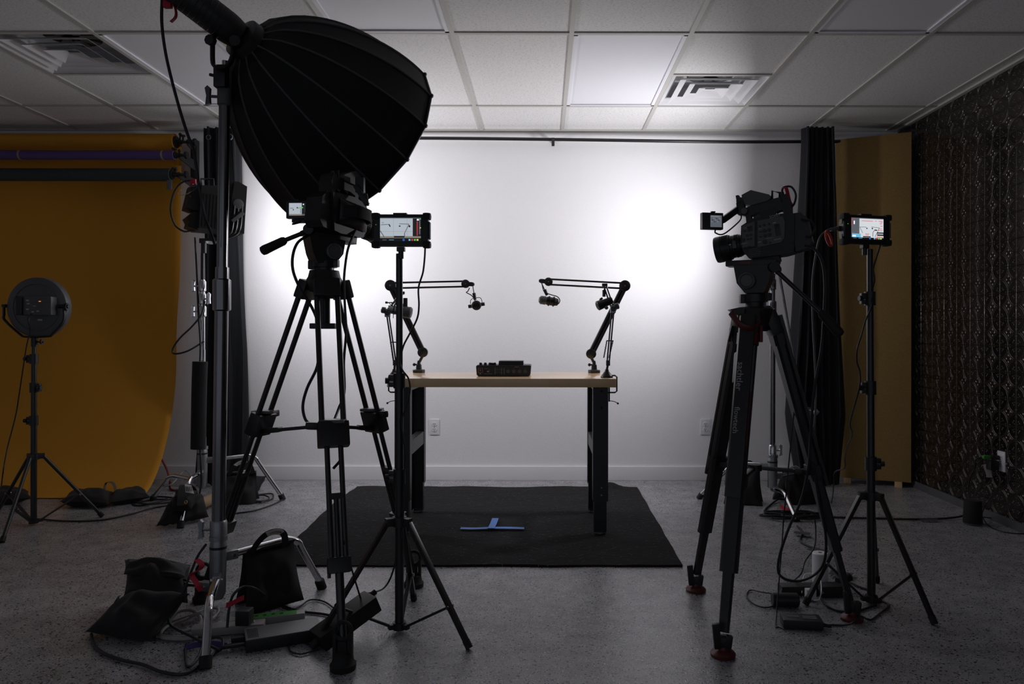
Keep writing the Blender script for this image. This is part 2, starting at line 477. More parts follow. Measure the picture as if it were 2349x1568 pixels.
# ceiling tiles: 0.61 x 1.22 cells
TX0, TW = .141, .61
TY1 = 5.034
lights_cells = [(0, 0, 'plain lay-in light panel, off, beside the right ceiling vent'),
                (-2, 1, 'plain lay-in light panel, off, above the black softbox'),
                (2, 1, 'plain lay-in light panel, off, nearest the embossed metal wall'),
                (-4, 0, 'plain lay-in light panel, off, right of the left ceiling vent')]
vents = [(0+1, 0, 0, 'square white ceiling air vent above the right side of the white wall'),
         (-5, 0, 1, 'square white ceiling air vent above the orange paper backdrop')]
lc = {(a, b) for a, b, _ in lights_cells}
ve = {(a, b): h for a, b, h, _ in vents}
mb = MB(); gr = MB()
def tile(x0, x1, y0, y1):
    mb.box(((x0 + x1) / 2, (y0 + y1) / 2, CEIL + .01), (x1 - x0 - .002, y1 - y0 - .002, .02), 'tile')
for i in range(-9, 5):
    x0 = TX0 + i * TW; x1 = x0 + TW
    x0c, x1c = max(x0, LWX), min(x1, RWX)
    if x1c <= x0c: continue
    tile(x0c, x1c, TY1, WALL_Y)
    for j in range(0, 6):
        y1 = TY1 - 1.22 * j; y0 = y1 - 1.22
        if y0 < -2.6: continue
        if (i, j) in lc: continue
        if (i, j) in ve:
            if ve[(i, j)] == 0: tile(x0c, x1c, y0, y0 + .61)
            else: tile(x0c, x1c, y0 + .61, y1)
            continue
        tile(x0c, x1c, y0, y1)
    gr.box((x0c, (WALL_Y - 2) / 2, CEIL - .004), (.024, WALL_Y + 2, .008), 'grid')
for j in range(0, 6):
    gr.box(((LWX + RWX) / 2, TY1 - 1.22 * j, CEIL - .0035), (RWX - LWX, .024, .007), 'grid')
gr.box(((LWX + RWX) / 2, WALL_Y - .012, CEIL - .006), (RWX - LWX, .024, .012), 'grid')
gr.box((RWX - .014, 2, CEIL - .006), (.028, 7.2, .012), 'grid')
for i, j, h, _ in vents:
    gr.box((TX0 + (i + .5) * TW, TY1 - .61, CEIL - .0035), (TW, .024, .007), 'grid')
struct(mb.build('ceiling')); struct(gr.build('trim_1'))
mb = MB(); mb.box(((LWX + RWX) / 2, 1.8, CEIL + .22), (RWX - LWX + .2, 7.8, .05), 'dark'); struct(mb.build('trim_2'))
for i, j, lab in lights_cells:
    x = TX0 + (i + .5) * TW; y = TY1 - 1.22 * (j + .5)
    r = thing('ceiling_light', lab, 'ceiling light', (x, y, CEIL), 'lay-in ceiling light panels')
    a = MB()
    for sx in (-1, 1): a.box((x + sx * (TW / 2 - .018), y, CEIL - .001), (.030, 1.215, .010), 'lens')
    for sy in (-1, 1): a.box((x, y + sy * (.61 - .014), CEIL - .001), (.606, .026, .010), 'lens')
    a.build('frame', None, r)
    a = MB(); a.box((x, y, CEIL + .006), (TW - .06, 1.16, .008), 'lens'); a.build('diffuser', None, r)
for i, j, h, lab in vents:
    x = TX0 + (i + .5) * TW; y = TY1 - 1.22 * j - (.305 if h == 0 else .915)
    y = TY1 - (.305 if h == 0 else .915)
    r = thing('ceiling_vent', lab, 'air vent', (x, y, CEIL), 'ceiling air vents')
    def sqring(m, z0, a0, z1, a1, w=.0):
        vs = []; 
        for a_, z in ((a0, z0), (a1, z1), (a1 - .004, z1 + .002), (a0 - .004, z0 + .004)):
            vs += [(x - a_, y - a_, z), (x + a_, y - a_, z), (x + a_, y + a_, z), (x - a_, y + a_, z)]
        fs = []
        for q in range(4):
            q2 = (q + 1) % 4
            for k in range(4): fs.append((q * 4 + k, q * 4 + (k + 1) % 4, q2 * 4 + (k + 1) % 4, q2 * 4 + k))
        m.poly(vs, fs, 'vent')
    a = MB(); sqring(a, CEIL - .004, .29, CEIL + .035, .245); a.build('frame', None, r)
    for k, (ao, ai) in enumerate(((.235, .185), (.165, .115), (.095, .035))):
        a = MB(); sqring(a, CEIL - .010 - .002 * k, ao, CEIL + .020, ai); a.build('louver', None, r)
    a = MB(); a.box((x, y, CEIL + .13), (.60, .60, .01), 'vent')
    for sx, sy in ((1, 0), (-1, 0), (0, 1), (0, -1)): a.box((x + sx * .295, y + sy * .295, CEIL + .07), (.01 if sx else .60, .01 if sy else .60, .12), 'vent')
    a.build('housing', None, r)
    a = MB(); a.lathe([(0, .15), (.02, .15)], (x, y, CEIL + .10), (0, 0, 1), 'dark', 24)
    for k in range(8):
        an = k * PI / 4; a.bar((x, y, CEIL + .095), (x + .14 * math.cos(an), y + .14 * math.sin(an), CEIL + .095), .05, .004, 'grey_plastic')
    a.build('duct', None, r)

# outlets on the back wall
def outlet(x, z, lab, yaw=0, y=WALL_Y):
    T = Matrix.Translation((x, y, z)) @ Matrix.Rotation(yaw, 4, 'Z')
    r = thing('wall_outlet', lab, 'wall outlet', T.translation, 'white duplex wall outlets')
    a = MB(T); a.box((0, -.003, 0), (.072, .006, .117), 'white', .002); a.build('cover_plate', None, r)
    for s in (-1, 1):
        a = MB(T); a.lathe([(0, .017), (.003, .0165)], (0, -.006, s * .0195), (0, -1, 0), 'white', 18)
        o = a.build('socket', None, r)
        a = MB(T)
        for q in (-1, 1): a.box((q * .006, -.0095, s * .0195 + .004), (.0022, .001, .009), 'dark')
        a.lathe([(0, .003), (.001, .003)], (0, -.009, s * .0195 - .008), (0, -1, 0), 'dark', 10)
        a.build('slot', None, o)
    a = MB(T); a.lathe([(0, .003), (.001, .003)], (0, -.006, 0), (0, -1, 0), 'dull_chrome', 8); a.build('screw', None, r)
    return r
p = P(997, 979, WALL_Y); outlet(p.x, p.z, 'white duplex outlet on back wall under the left part of the workbench')
p = P(1618, 978, WALL_Y); outlet(p.x, p.z, 'white duplex outlet on back wall left of the right camera tripod')
outlet(RWX, .364, 'white outlet with black plug on the dark embossed metal wall', -PI / 2 * 1, 4.355)
# rotate -90: local -y points to -x

# ================================================================ CURTAINS AND RAIL
def curtain(lab, left, right, Y0, ztop, zbot, folds, depth, ph):
    """left/right: lists of (z, x) control points"""
    def ev(c, z):
        c = sorted(c)
        if z <= c[0][0]: return c[0][1]
        for (z0, x0), (z1, x1) in zip(c, c[1:]):
            if z <= z1: return x0 + (x1 - x0) * (z - z0) / (z1 - z0)
        return c[-1][1]
    nu, nv = folds * 14, 40; vs = []; fs = []
    for j in range(nv + 1):
        z = zbot + (ztop - zbot) * j / nv
        xl, xr = ev(left, z), ev(right, z)
        for i in range(nu + 1):
            u = i / nu
            a = 2 * PI * folds * (u + .02 * math.sin(z * 1.7 + u * 9)) + ph
            amp = depth * (.75 + .35 * math.sin(u * 5 + z * .8))
            vs.append((xl + (xr - xl) * u + .012 * math.sin(2 * a), Y0 + amp * math.sin(a) + .012 * noise.noise(V((u * 4, z * 2.5, ph))), z))
    W = nu + 1
    for j in range(nv):
        for i in range(nu): fs.append((j * W + i, j * W + i + 1, (j + 1) * W + i + 1, (j + 1) * W + i))
    m = MB(); m.poly(vs, fs, 'curtain')
    r = thing('curtain', lab, 'curtain', ((left[0][1] + right[0][1]) / 2, Y0, zbot))
    o = m.build('curtain_panel', None, r, 60)
    md = o.modifiers.new('thickness', 'SOLIDIFY'); md.thickness = .004; md.offset = 0
    return r
def wx(px, Y): return (px - CX) / FPX * Y
cy = 5.40
r = curtain('black curtain bunched behind the left lamp stand, at left end of the rail',
        [(.02, wx(442, cy)), (.6, wx(450, cy)), (1.3, wx(462, cy)), (2.55, wx(468, cy))],
        [(.02, wx(558, cy)), (.25, wx(570, cy)), (1.0, wx(568, cy)), (1.7, wx(556, cy)), (2.55, wx(545, cy))], cy, 2.585, .012, 4, .05, .4)
a = MB(); q = P(526, 315, cy - .075); a.ring(q, (0, -1, .05), .020, .004, 'dull_chrome'); a.build('grommet', None, r, label='steel eyelet')
a = MB(); q = P(478, 316, cy - .05); a.ring(q, (0, -1, .05), .016, .004, 'dull_chrome'); a.build('grommet', None, r, label='steel eyelet')
cy = 5.42
curtain('long black pleated curtain hanging beside the burlap panel',
        [(.02, wx(1832, cy)), (.5, wx(1806, cy)), (1.0, wx(1818, cy)), (1.7, wx(1830, cy)), (2.5, wx(1842, cy))],
        [(.02, wx(1925, cy)), (.5, wx(1938, cy)), (1.2, wx(1925, cy)), (2.5, wx(1912, cy))], cy, 2.60, .012, 6, .045, 1.2)
r = thing('curtain_rail', 'black curtain rail running along the top of the white wall', 'curtain rail', (0, 5.56, 2.54))
a = MB(); a.tube([(-2.48, 5.56, 2.552), (-1, 5.56, 2.556), (.2, 5.56, 2.546), (1.3, 5.56, 2.532), (2.0, 5.56, 2.534), (2.66, 5.56, 2.538)], .0125, 'black_metal', 12); a.build('rail', None, r)
for px in (1268, 700, 2000):
    x = wx(px, 5.56); a = MB(); a.box((x, 5.60, 2.547), (.022, .085, .018), 'black_metal', .003); a.box((x, 5.545, 2.525), (.022, .014, .062), 'black_metal', .003); a.build('bracket', None, r)

# ================================================================ PAPER BACKDROP ROLLS (left)
RX0 = -4.6
def wheel_end(a, x, y, z, r):
    a.cyl((x, y, z), (x + .03, y, z), r, m='plastic'); a.cyl((x + .03, y, z), (x + .10, y, z), .012, m='plastic')
yo, zo = 5.46, 2.50
def roll(lab, y, z, R, xr, mat, extra=None):
    r = thing('paper_roll', lab, 'backdrop roll', ((RX0 + xr) / 2, y, z - R), 'paper rolls on the wall bracket')
    a = MB(); a.cyl((RX0, y, z), (xr, y, z), R, m=mat, n=32); a.build('roll', None, r)
    a = MB(); a.cyl((xr, y, z), (xr + .012, y, z), R * .72, m='plastic', n=20); a.cyl((xr + .012, y, z), (xr + .045, y, z), .016, m='plastic')
    a.cyl((xr + .03, y, z), (xr + .034, y, z + R * .8), .006, m='plastic'); a.ball((xr + .034, y, z + R * .95), .012, 'plastic', 10)
    a.build('roller_plug', None, r)
    if extra: extra(r)
    return r
yb = 5.47
pz = P(405, 327, yb).z
r = roll('orange paper roll, topmost on the bracket, its sheet hanging to the floor', yb, pz, .060, wx(402, yb), 'orange')
# hanging sheet
prof = [(yb + .058, pz), (yb + .05, 2.0), (yb + .03, 1.5), (yb - .01, 1.0), (yb - .07, .6), (yb - .16, .3), (yb - .28, .12), (yb - .40, .035), (yb - .52, .008), (yb - .60, .006)]
prof = [(yb + .058, pz), (yb + .055, 2.1), (yb + .045, 1.6), (yb + .02, 1.15), (yb - .03, .75), (yb - .11, .45), (yb - .22, .22), (yb - .34, .08), (yb - .44, .02), (yb - .50, .006)]
cm = MB(); cm.tube([(0, y, z) for y, z in prof], .001, 'dark'); pp = []
N = 48
def cr(pts, n):
    out = []
    for i in range(len(pts) - 1):
        p0 = pts[max(i - 1, 0)]; p1 = pts[i]; p2 = pts[i + 1]; p3 = pts[min(i + 2, len(pts) - 1)]
        for k in range(n):
            tt = k / n
            out.append(tuple(.5 * (2 * b + (c - a_) * tt + (2 * a_ - 5 * b + 4 * c - d) * tt ** 2 + (3 * b - a_ - 3 * c + d) * tt ** 3) for a_, b, c, d in zip(p0, p1, p2, p3)))
    out.append(tuple(pts[-1])); return out
cm.bm.free()
pr = cr(prof, 6); xe = wx(404, yb); vs = []; fs = []; nu = 40
for j, (y, z) in enumerate(pr):
    for i in range(nu + 1):
        u = i / nu; x = RX0 + (xe + .01 - RX0) * u - .02 * math.exp(-((z - 1.15) / .3) ** 2) * (u > .96)
        vs.append((x, y + .018 * noise.noise(V((x * 1.3, z * 1.2, 3))) * min(1, (pz - z) * 2) * min(1, z * 3), z))
W = nu + 1
for j in range(len(pr) - 1):
    for i in range(nu): fs.append((j * W + i, j * W + i + 1, (j + 1) * W + i + 1, (j + 1) * W + i))
a = MB(); a.poly(vs, fs, 'orange'); o = a.build('paper_sheet', None, r, 60)
md = o.modifiers.new('thickness', 'SOLIDIFY'); md.thickness = .0012; md.offset = 0
y2 = 5.34
def bandx(r):
    for px in (372, 45):
        x = wx(px, y2); b = MB(); b.cyl((x, y2, P(0, 357, y2).z), (x + .012, y2, P(0, 357, y2).z), .0345, m='kraft', n=24); b.build('band', None, r, label='pale tape band')
roll('thin purple paper roll between the orange and dark rolls', y2, P(0, 357, y2).z, .033, wx(400, y2), 'lilac', bandx)
def clipx(r):
    b = MB(); q = P(388, 425, y2 - .02); b.box(q, (.035, .012, .07), 'grey_plastic', .004, T=None); b.build('clip', None, r)
roll('dark slate paper roll, lowest of the three wall rolls', y2, P(0, 402, y2).z, .045, wx(392, y2), 'slate', clipx)
# triple hook bracket
r = thing('roll_bracket', 'black triple wall bracket holding the paper rolls', 'wall bracket', P(432, 415, 5.60))
a = MB(); q0 = P(432, 322, 5.60); q1 = P(432, 417, 5.60); xb = wx(430, 5.5)
a.box((xb, 5.615, (q0.z + q1.z) / 2), (.045, .05, q0.z - q1.z), 'powder', .003); a.build('back_plate', None, r)
for k, (yy, py) in enumerate(((yb, 327), (y2, 357), (y2, 402))):
    z = P(0, py, yy).z; a = MB(); a.prism([(0, -.06), (0, .0), (-.01, .02), (-(5.60 - yy), .02), (-(5.60 - yy) - .02, 0), (-(5.60 - yy), -.02)], -.004, .004, 'powder', T=frame((xb + .012, 5.60, z), (0, 1, 0)))
    a.build('hook', None, r)
    a = MB(); a.cyl((xb - .06, yy, z), (xb + .06, yy, z), .010, m='powder'); a.cyl((xb + .06, yy, z), (xb + .075, yy, z), .027, m='plastic', n=10)
    a.cyl((xb - .02, yy, z), (xb - .02, yy, z + .045), .006, m='plastic'); a.cyl((xb - .02, yy, z + .04), (xb - .02, yy, z + .052), .018, m='plastic', n=8)
    a.build('knob', None, r)

# ================================================================ BURLAP PANEL
p0, p1 = V((2.17, 5.59, 0)), V((2.655, 5.36, 0))
dxy = (p1 - p0).normalized()
r = thing('acoustic_panel', 'tall burlap covered panel leaning in the corner by the metal wall', 'acoustic panel', (p0 + p1) / 2)
T = frame((p0 + p1) / 2, dxy); L = (p1 - p0).length - .03
a = MB(T); a.box((0, 0, 1.295), (L, .045, 2.51), 'burlap', .006); a.build('burlap_panel', None, r)
a = MB(T); a.box((.17, 0, .02), (.05, .06, .04), 'pine', .002); a.box((-.17, 0, .02), (.05, .06, .04), 'pine', .002); a.build('foot_block', None, r, label='pale pine foot block')

# ================================================================ FLOOR BLANKET AND TAPE
vs = []; fs = []; nx, ny = 60, 54
for j in range(ny + 1):
    for i in range(nx + 1):
        u, v = i / nx, j / ny
        x = -1.335 + 2.0 * u + .012 * math.sin(v * 7) * (1 - u) + .02 * (v - .5) * (u - .5) + .008 * noise.noise(V((v * 9, u, 1))) ; y = 3.537 + 1.81 * v + .010 * noise.noise(V((u * 8, v, 5))) * (1 if v in (0, 1) else .6)
        b = .010 + .006 * noise.noise(V((x * 2.2, y * 2.2, 0))) + .004 * noise.noise(V((x * 7, y * 7, 2)))
        b += .035 * math.exp(-((x - .60 + .12) / .06) ** 2 - ((y - 5.33) / .05) ** 2)
        vs.append((x, y, max(b, .005)))
W = nx + 1
for j in range(ny):
    for i in range(nx): fs.append((j * W + i, j * W + i + 1, (j + 1) * W + i + 1, (j + 1) * W + i))
bl = [j * W for j in range(ny, 0, -1)] + list(range(0, nx)) + [j * W + nx for j in range(ny)] + [ny * W + i for i in range(nx, 0, -1)]
k0 = len(vs); vs += [(vs[i][0], vs[i][1], .001) for i in bl]; n_ = len(bl)
for k in range(n_): fs.append((bl[k], bl[(k + 1) % n_], k0 + (k + 1) % n_, k0 + k))
a = MB(); a.poly(vs, fs, 'mat'); tag(a.build('moving_blanket', None, None, 50), 'black quilted moving blanket spread on the floor under the workbench', 'blanket')
def tape(name, lab, pts, w, m, z=.018, group=None):
    a = MB(); q = [G(px, py, z) for px, py in pts]
    d = (q[-1] - q[0]).normalized(); a.strap(q, w, d.cross(V((0, 0, 1))), m, .001, 4); return tag(a.build(name), lab, 'tape', group)
tape('floor_tape', 'long blue tape strip running left to right on the black blanket', [(1057, 1211), (1090, 1211.5), (1130, 1210), (1170, 1210), (1203, 1211)], .038, 'bluetape', .020)
tape('floor_tape', 'short blue tape strip pointing at the workbench from the long one', [(1127, 1211), (1133, 1199), (1137, 1188)], .038, 'bluetape', .024)

# ================================================================ WORKBENCH
TZ = .862; TXL, TXR, TYF, TYB = -.842, .392, 4.02, 4.68
r = thing('workbench', 'maple topped workbench with black steel legs standing on the black blanket', 'workbench', ((TXL + TXR) / 2, (TYF + TYB) / 2, .012))
a = MB(); a.box(((TXL + TXR) / 2, (TYF + TYB) / 2, TZ - .0235), (TXR - TXL, TYB - TYF, .047), 'wood', .003); a.build('tabletop', None, r)
def chan(a, x0, x1, y, z0, z1, open_, d=.05, m='powder'):
    """steel channel section leg: web towards the front/back, flanges along y"""
    s = 1 if open_ > 0 else -1
    a.box(((x0 + x1) / 2, y, (z0 + z1) / 2), (x1 - x0, .003, z1 - z0), m)
    for x in (x0 + .0015, x1 - .0015): a.box((x, y + s * d / 2, (z0 + z1) / 2), (.003, d, z1 - z0), m)
for side, (x0, x1) in (('l', (-.812, -.728)), ('r', (.270, .353))):
    for yf, s in ((4.075, 1), (4.62, -1)):
        a = MB(); chan(a, x0, x1, yf, .19, TZ - .047, s, .06)
        for k in range(2): a.box(((x0 + x1) / 2, yf + s * .03, TZ - .052), (x1 - x0, .055, .004), 'powder')
        lg = a.build('leg', None, r)
        a = MB(); chan(a, x0 + .006, x1 - .008, yf + s * .005, .022, .30, s, .048)
        a.cyl(((x0 + x1) / 2, yf + s * .025, .012), ((x0 + x1) / 2, yf + s * .025, .022), .03, m='cast')
        a.build('leg_extension', None, lg)
        a = MB()
        for z in (.225, .265, .70, .79):
            a.lathe([(0, .006), (.003, .005)], ((x0 + x1) / 2 + .005, yf - s * .0015, z), (0, -s, 0), 'dull_chrome' if z < .5 else 'dark', 10)
        a.build('bolt', None, lg)
    xi = x1 - .004 if side == 'l' else x0 + .004
    a = MB(); a.box((xi, 4.348, .47), (.003, .50, .075), 'mid_plastic'); a.box((xi - (.02 if side == 'l' else -.02), 4.348, .507), (.04, .50, .003), 'powder'); a.build('stretcher', None, r)
    a = MB(); a.box(((x0 + x1) / 2, 4.348, TZ - .062), (.06, .54, .03), 'powder'); a.build('top_rail', None, r)

# ================================================================ AUDIO MIXER
x0, x1 = wx(1092, 4.22), wx(1218, 4.22); xm = (x0 + x1) / 2; w = x1 - x0
T = Matrix.Translation((xm, 4.22, TZ + .001))
r = thing('audio_mixer', 'small black audio mixer seen from its socket side on the workbench', 'audio mixer', T.translation)
a = MB(T)
a.prism([(-w / 2 + .012, 0), (w / 2 - .012, 0), (w / 2 - .004, .008), (w / 2, .058), (w / 2 - .006, .062), (-w / 2 + .006, .062), (-w / 2, .056), (-w / 2 + .004, .008)], 0, .20, 'foam'); a.build('body', None, r)
a = MB(T); a.prism([(-.030, .062), (.112, .062), (.110, .085), (-.028, .085)], .03, .15, 'foam'); a.build('screen_hump', None, r)
for k in range(4):
    a = MB(T); a.lathe([(0, .0085), (.012, .0078), (.014, .006)], (-w / 2 + .024 + k * .0265, .03, .062), (0, 0, 1), 'foam', 16); a.build('knob', None, r)
a = MB(T); a.lathe([(0, .008), (.013, .007)], (-w / 2 + .088, .03, .062), (0, 0, 1), 'foam', 16); a.build('knob', None, r)
for k in range(4):
    x = .026 + k * .0325; a = MB(T)
    a.lathe([(0, .0105), (.004, .0105), (.004, .0078), (-.003, .0074), (-.003, .0001)], (x, -.0002, .028), (0, -1, 0), 'grey_plastic', 20)
    o = a.build('socket', None, r); a = MB(T); a.lathe([(0, .0035), (.001, .0035)], (x, -.0015, .028), (0, -1, 0), 'mid_plastic', 12)
    a.text(str(k + 1), .006, Matrix.Translation((x, -.0008, .044)) @ Matrix.Rotation(PI / 2, 4, 'X'), 'print'); a.build('contact', None, o)
a = MB(T); a.box((-.130, -.0012, .032), (.022, .002, .022), 'foam', .001); o = a.build('power_switch', None, r)
a = MB(T); a.lathe([(0, .0048), (.003, .0045)], (-.131, -.002, .034), (0, -1, 0), 'redbtn', 14); a.build('button', None, o, label='red button')
a = MB(T)
for (u0, z0, u1, z1) in ((-.142, .0435, -.118, .0445), (-.142, .0195, -.118, .0205), (-.1425, .0195, -.1415, .0445), (-.1185, .0195, -.1175, .0445), (-.110, .013, -.062, .014), (-.108, .042, -.088, .043),
                         (-.048, .010, -.0465, .047), (-.012, .010, -.0105, .047), (.004, .010, .0055, .047), (-.0815, .020, -.0805, .040)):
    a.box(((u0 + u1) / 2, -.0006, (z0 + z1) / 2), (u1 - u0, .001, z1 - z0), 'print')
a.lathe([(0, .0036), (.001, .0036)], (-.088, -.0004, .027), (0, -1, 0), 'printw', 12)
a.box((-.131, -.0006, .0145), (.005, .001, .006), 'print')
a.text('INPUTS', .007, T=Matrix.Translation((.076, -.0006, .052)) @ Matrix.Rotation(PI / 2, 4, 'X'), m='print')
a.build('panel_marking', None, r)
for i, x in enumerate((-.037, -.020, -.003)):
    for z in (.021, .038):
        a = MB(T); a.lathe([(0, .0042), (.002, .0042), (.002, .0026)], (x, 0, z), (0, -1, 0), 'grey_plastic', 12); a.lathe([(0, .0025), (.0022, .0025)], (x, -.0004, z), (0, -1, 0), 'dark', 10); a.build('jack', None, r)
for x in (-.105,):
    a = MB(T); a.lathe([(0, .008), (.002, .008)], (x, 0, .029), (0, -1, 0), 'dark', 14); a.build('jack', None, r)

# ================================================================ LOW PROFILE BOOM ARMS
def disc(a, c, R, w, m='black_metal', ax=(0, 1, 0)):
    c = V(c); ax = V(ax).normalized()
    a.lathe([(-w / 2, R * .8), (-w / 2 + .004, R), (w / 2 - .004, R), (w / 2, R * .8)], c, ax, m, 24)
def boom_arm(lab, base, piv, elb, end, tip, Y, ky):
    B = P(*base, Y); B.z = TZ + .0005
    r = thing('boom_arm', lab, 'microphone arm', B, 'parallel bar microphone arms')
    pv, el, en, tp = P(*piv, Y), P(*elb, Y), P(*end, Y), P(*tip, Y)
    a = MB(); a.lathe([(0, .037), (.016, .038), (.020, .034), (.021, .018), (.05, .016), (.052, .012), (.075, .008)], B, (0, 0, 1), 'black_metal', 28); o = a.build('base', None, r)
    s = 1 if el.x > pv.x else -1
    a = MB(); a.cyl(B + V((0, 0, .050)), B + V((-.026, 0, .050)), .005, m='plastic', n=10); a.ball(B + V((-.029, 0, .050)), .010, 'plastic', 12); a.build('knob', None, o)
    a = MB(); disc(a, pv, .031, .034); a.cyl(pv + V((0, 0, -.02)), B + V((0, 0, .06)), .009, m='black_metal'); a.build('lower_joint', None, r)
    a = MB(); d = (el - pv).normalized(); nrm = V((-d.z, 0, d.x))
    for q in (-1, 1): a.cyl(pv + nrm * .0095 * q, el + nrm * .0095 * q, .0115, m='black_metal', n=12)
    a.bar(pv, el, .012, .003, 'dull_chrome'); a.build('lower_arm', None, r)
    a = MB(); disc(a, el, .034, .036); a.lathe([(0, .006), (.002, .005)], el + V((0, -.018, 0)), (0, -1, 0), 'dull_chrome', 10); a.build('elbow', None, r)
    a = MB(); d = (en - el).normalized(); nrm = V((-d.z, 0, d.x))
    for q in (-1, 1): a.cyl(el + nrm * .0165 * q, en + nrm * .0165 * q, .0058, m='black_metal', n=12)
    a.build('upper_arm', None, r)
    a = MB(); disc(a, en, .026, .030); a.lathe([(0, .004), (.002, .004)], en + V((0, -.015, 0)), (0, -1, 0), 'dull_chrome', 10)
    a.bar(en, tp, .020, .026, 'black_metal', bev=.003); disc(a, tp, .012, .024); a.build('head_joint', None, r)
    a = MB(); e2 = P(*ky[0], Y); a.cyl(tp, e2, .003, m='black_metal'); a.cyl(e2, P(*ky[1], Y), .011, .009, m='foam'); a.build('mic_mount', None, r)
    return r
YA = 4.60
boom_arm('black microphone arm on round base at the back left of the workbench', (961, 852), (970, 808), (896, 655), (1068, 651), (1084, 652), YA, ((1087, 672), (1090, 688)))
boom_arm('black microphone arm on round base at the back right of the workbench', (1363, 852), (1356, 811), (1433, 655), (1258, 646), (1240, 644), YA, ((1249, 664), (1255, 677)))
# mic seen end-on
c = P(1093, 700, YA)
r = thing('microphone', 'black round microphone hanging end-on from the left boom arm', 'microphone', c - V((0, 0, .03)))
ax = V((.08, -1, -.05))
a = MB(); a.lathe([(-.07, .020), (-.06, .026), (.045, .027), (.055, .030), (.07, .028), (.075, .020), (.070, .012), (.066, .0005)], c, ax, 'foam', 28); a.build('body', None, r)
a = MB(); a.tube([c + V((-.036, 0, .008)), c + V((-.036, 0, .03)), c + V((-.018, 0, .043)), c + V((.018, 0, .047)), c + V((.030, 0, .036)), c + V((.036, 0, .012))], .002, 'black_metal'); a.build('yoke', None, r)
for s in (-1, 1):
    a = MB(); a.cyl(c + V((s * .026, 0, .0 + s * .005)), c + V((s * .05, 0, s * .008)), .011, m='foam', n=12); a.build('knob', None, r)
a = MB(); a.tube([P(1077, 660, YA), P(1073, 668, YA), P(1070, 671, YA - .01), P(1082, 678, YA - .02), P(1090, 690, YA - .03), P(1095, 700, YA - .076)], .003, 'cable'); a.build('cable', None, r)
# mic side view
c = P(1259, 690, YA)
r = thing('microphone', 'black side-on microphone with wire mesh grille hanging from the right boom arm', 'microphone', c - V((0, 0, .03)))
ax = (P(1240, 687, YA) - P(1285, 693, YA + .03)).normalized()
a = MB(); a.lathe([(-.06, .014), (-.055, .022), (-.03, .026), (.012, .026), (.014, .022), (.02, .022)], c, ax, 'foam', 24); a.build('body', None, r)
a = MB(); a.lathe([(.02, .023), (.022, .026), (.05, .025), (.062, .016), (.064, .0005)], c, ax, 'grey_plastic', 24)
for k in range(6): a.ring(c + ax * (.022 + .006 * k), ax, .0262, .0009, 'dull_chrome', 24, 5)
a.build('grille', None, r, label='wire mesh grille')
a = MB(); a.ring(c + ax * .0, ax, .029, .003, 'foam'); a.ring(c - ax * .03, ax, .029, .003, 'foam'); a.build('shock_mount', None, r)
a = MB(); a.tube([P(1243, 650, YA), P(1248, 668, YA - .01), P(1262, 675, YA - .01), P(1278, 680, YA - .02), P(1284, 688, YA - .02), P(1281, 696, YA - .01), P(1272, 697, YA)], .003, 'cable'); a.build('cable', None, r)

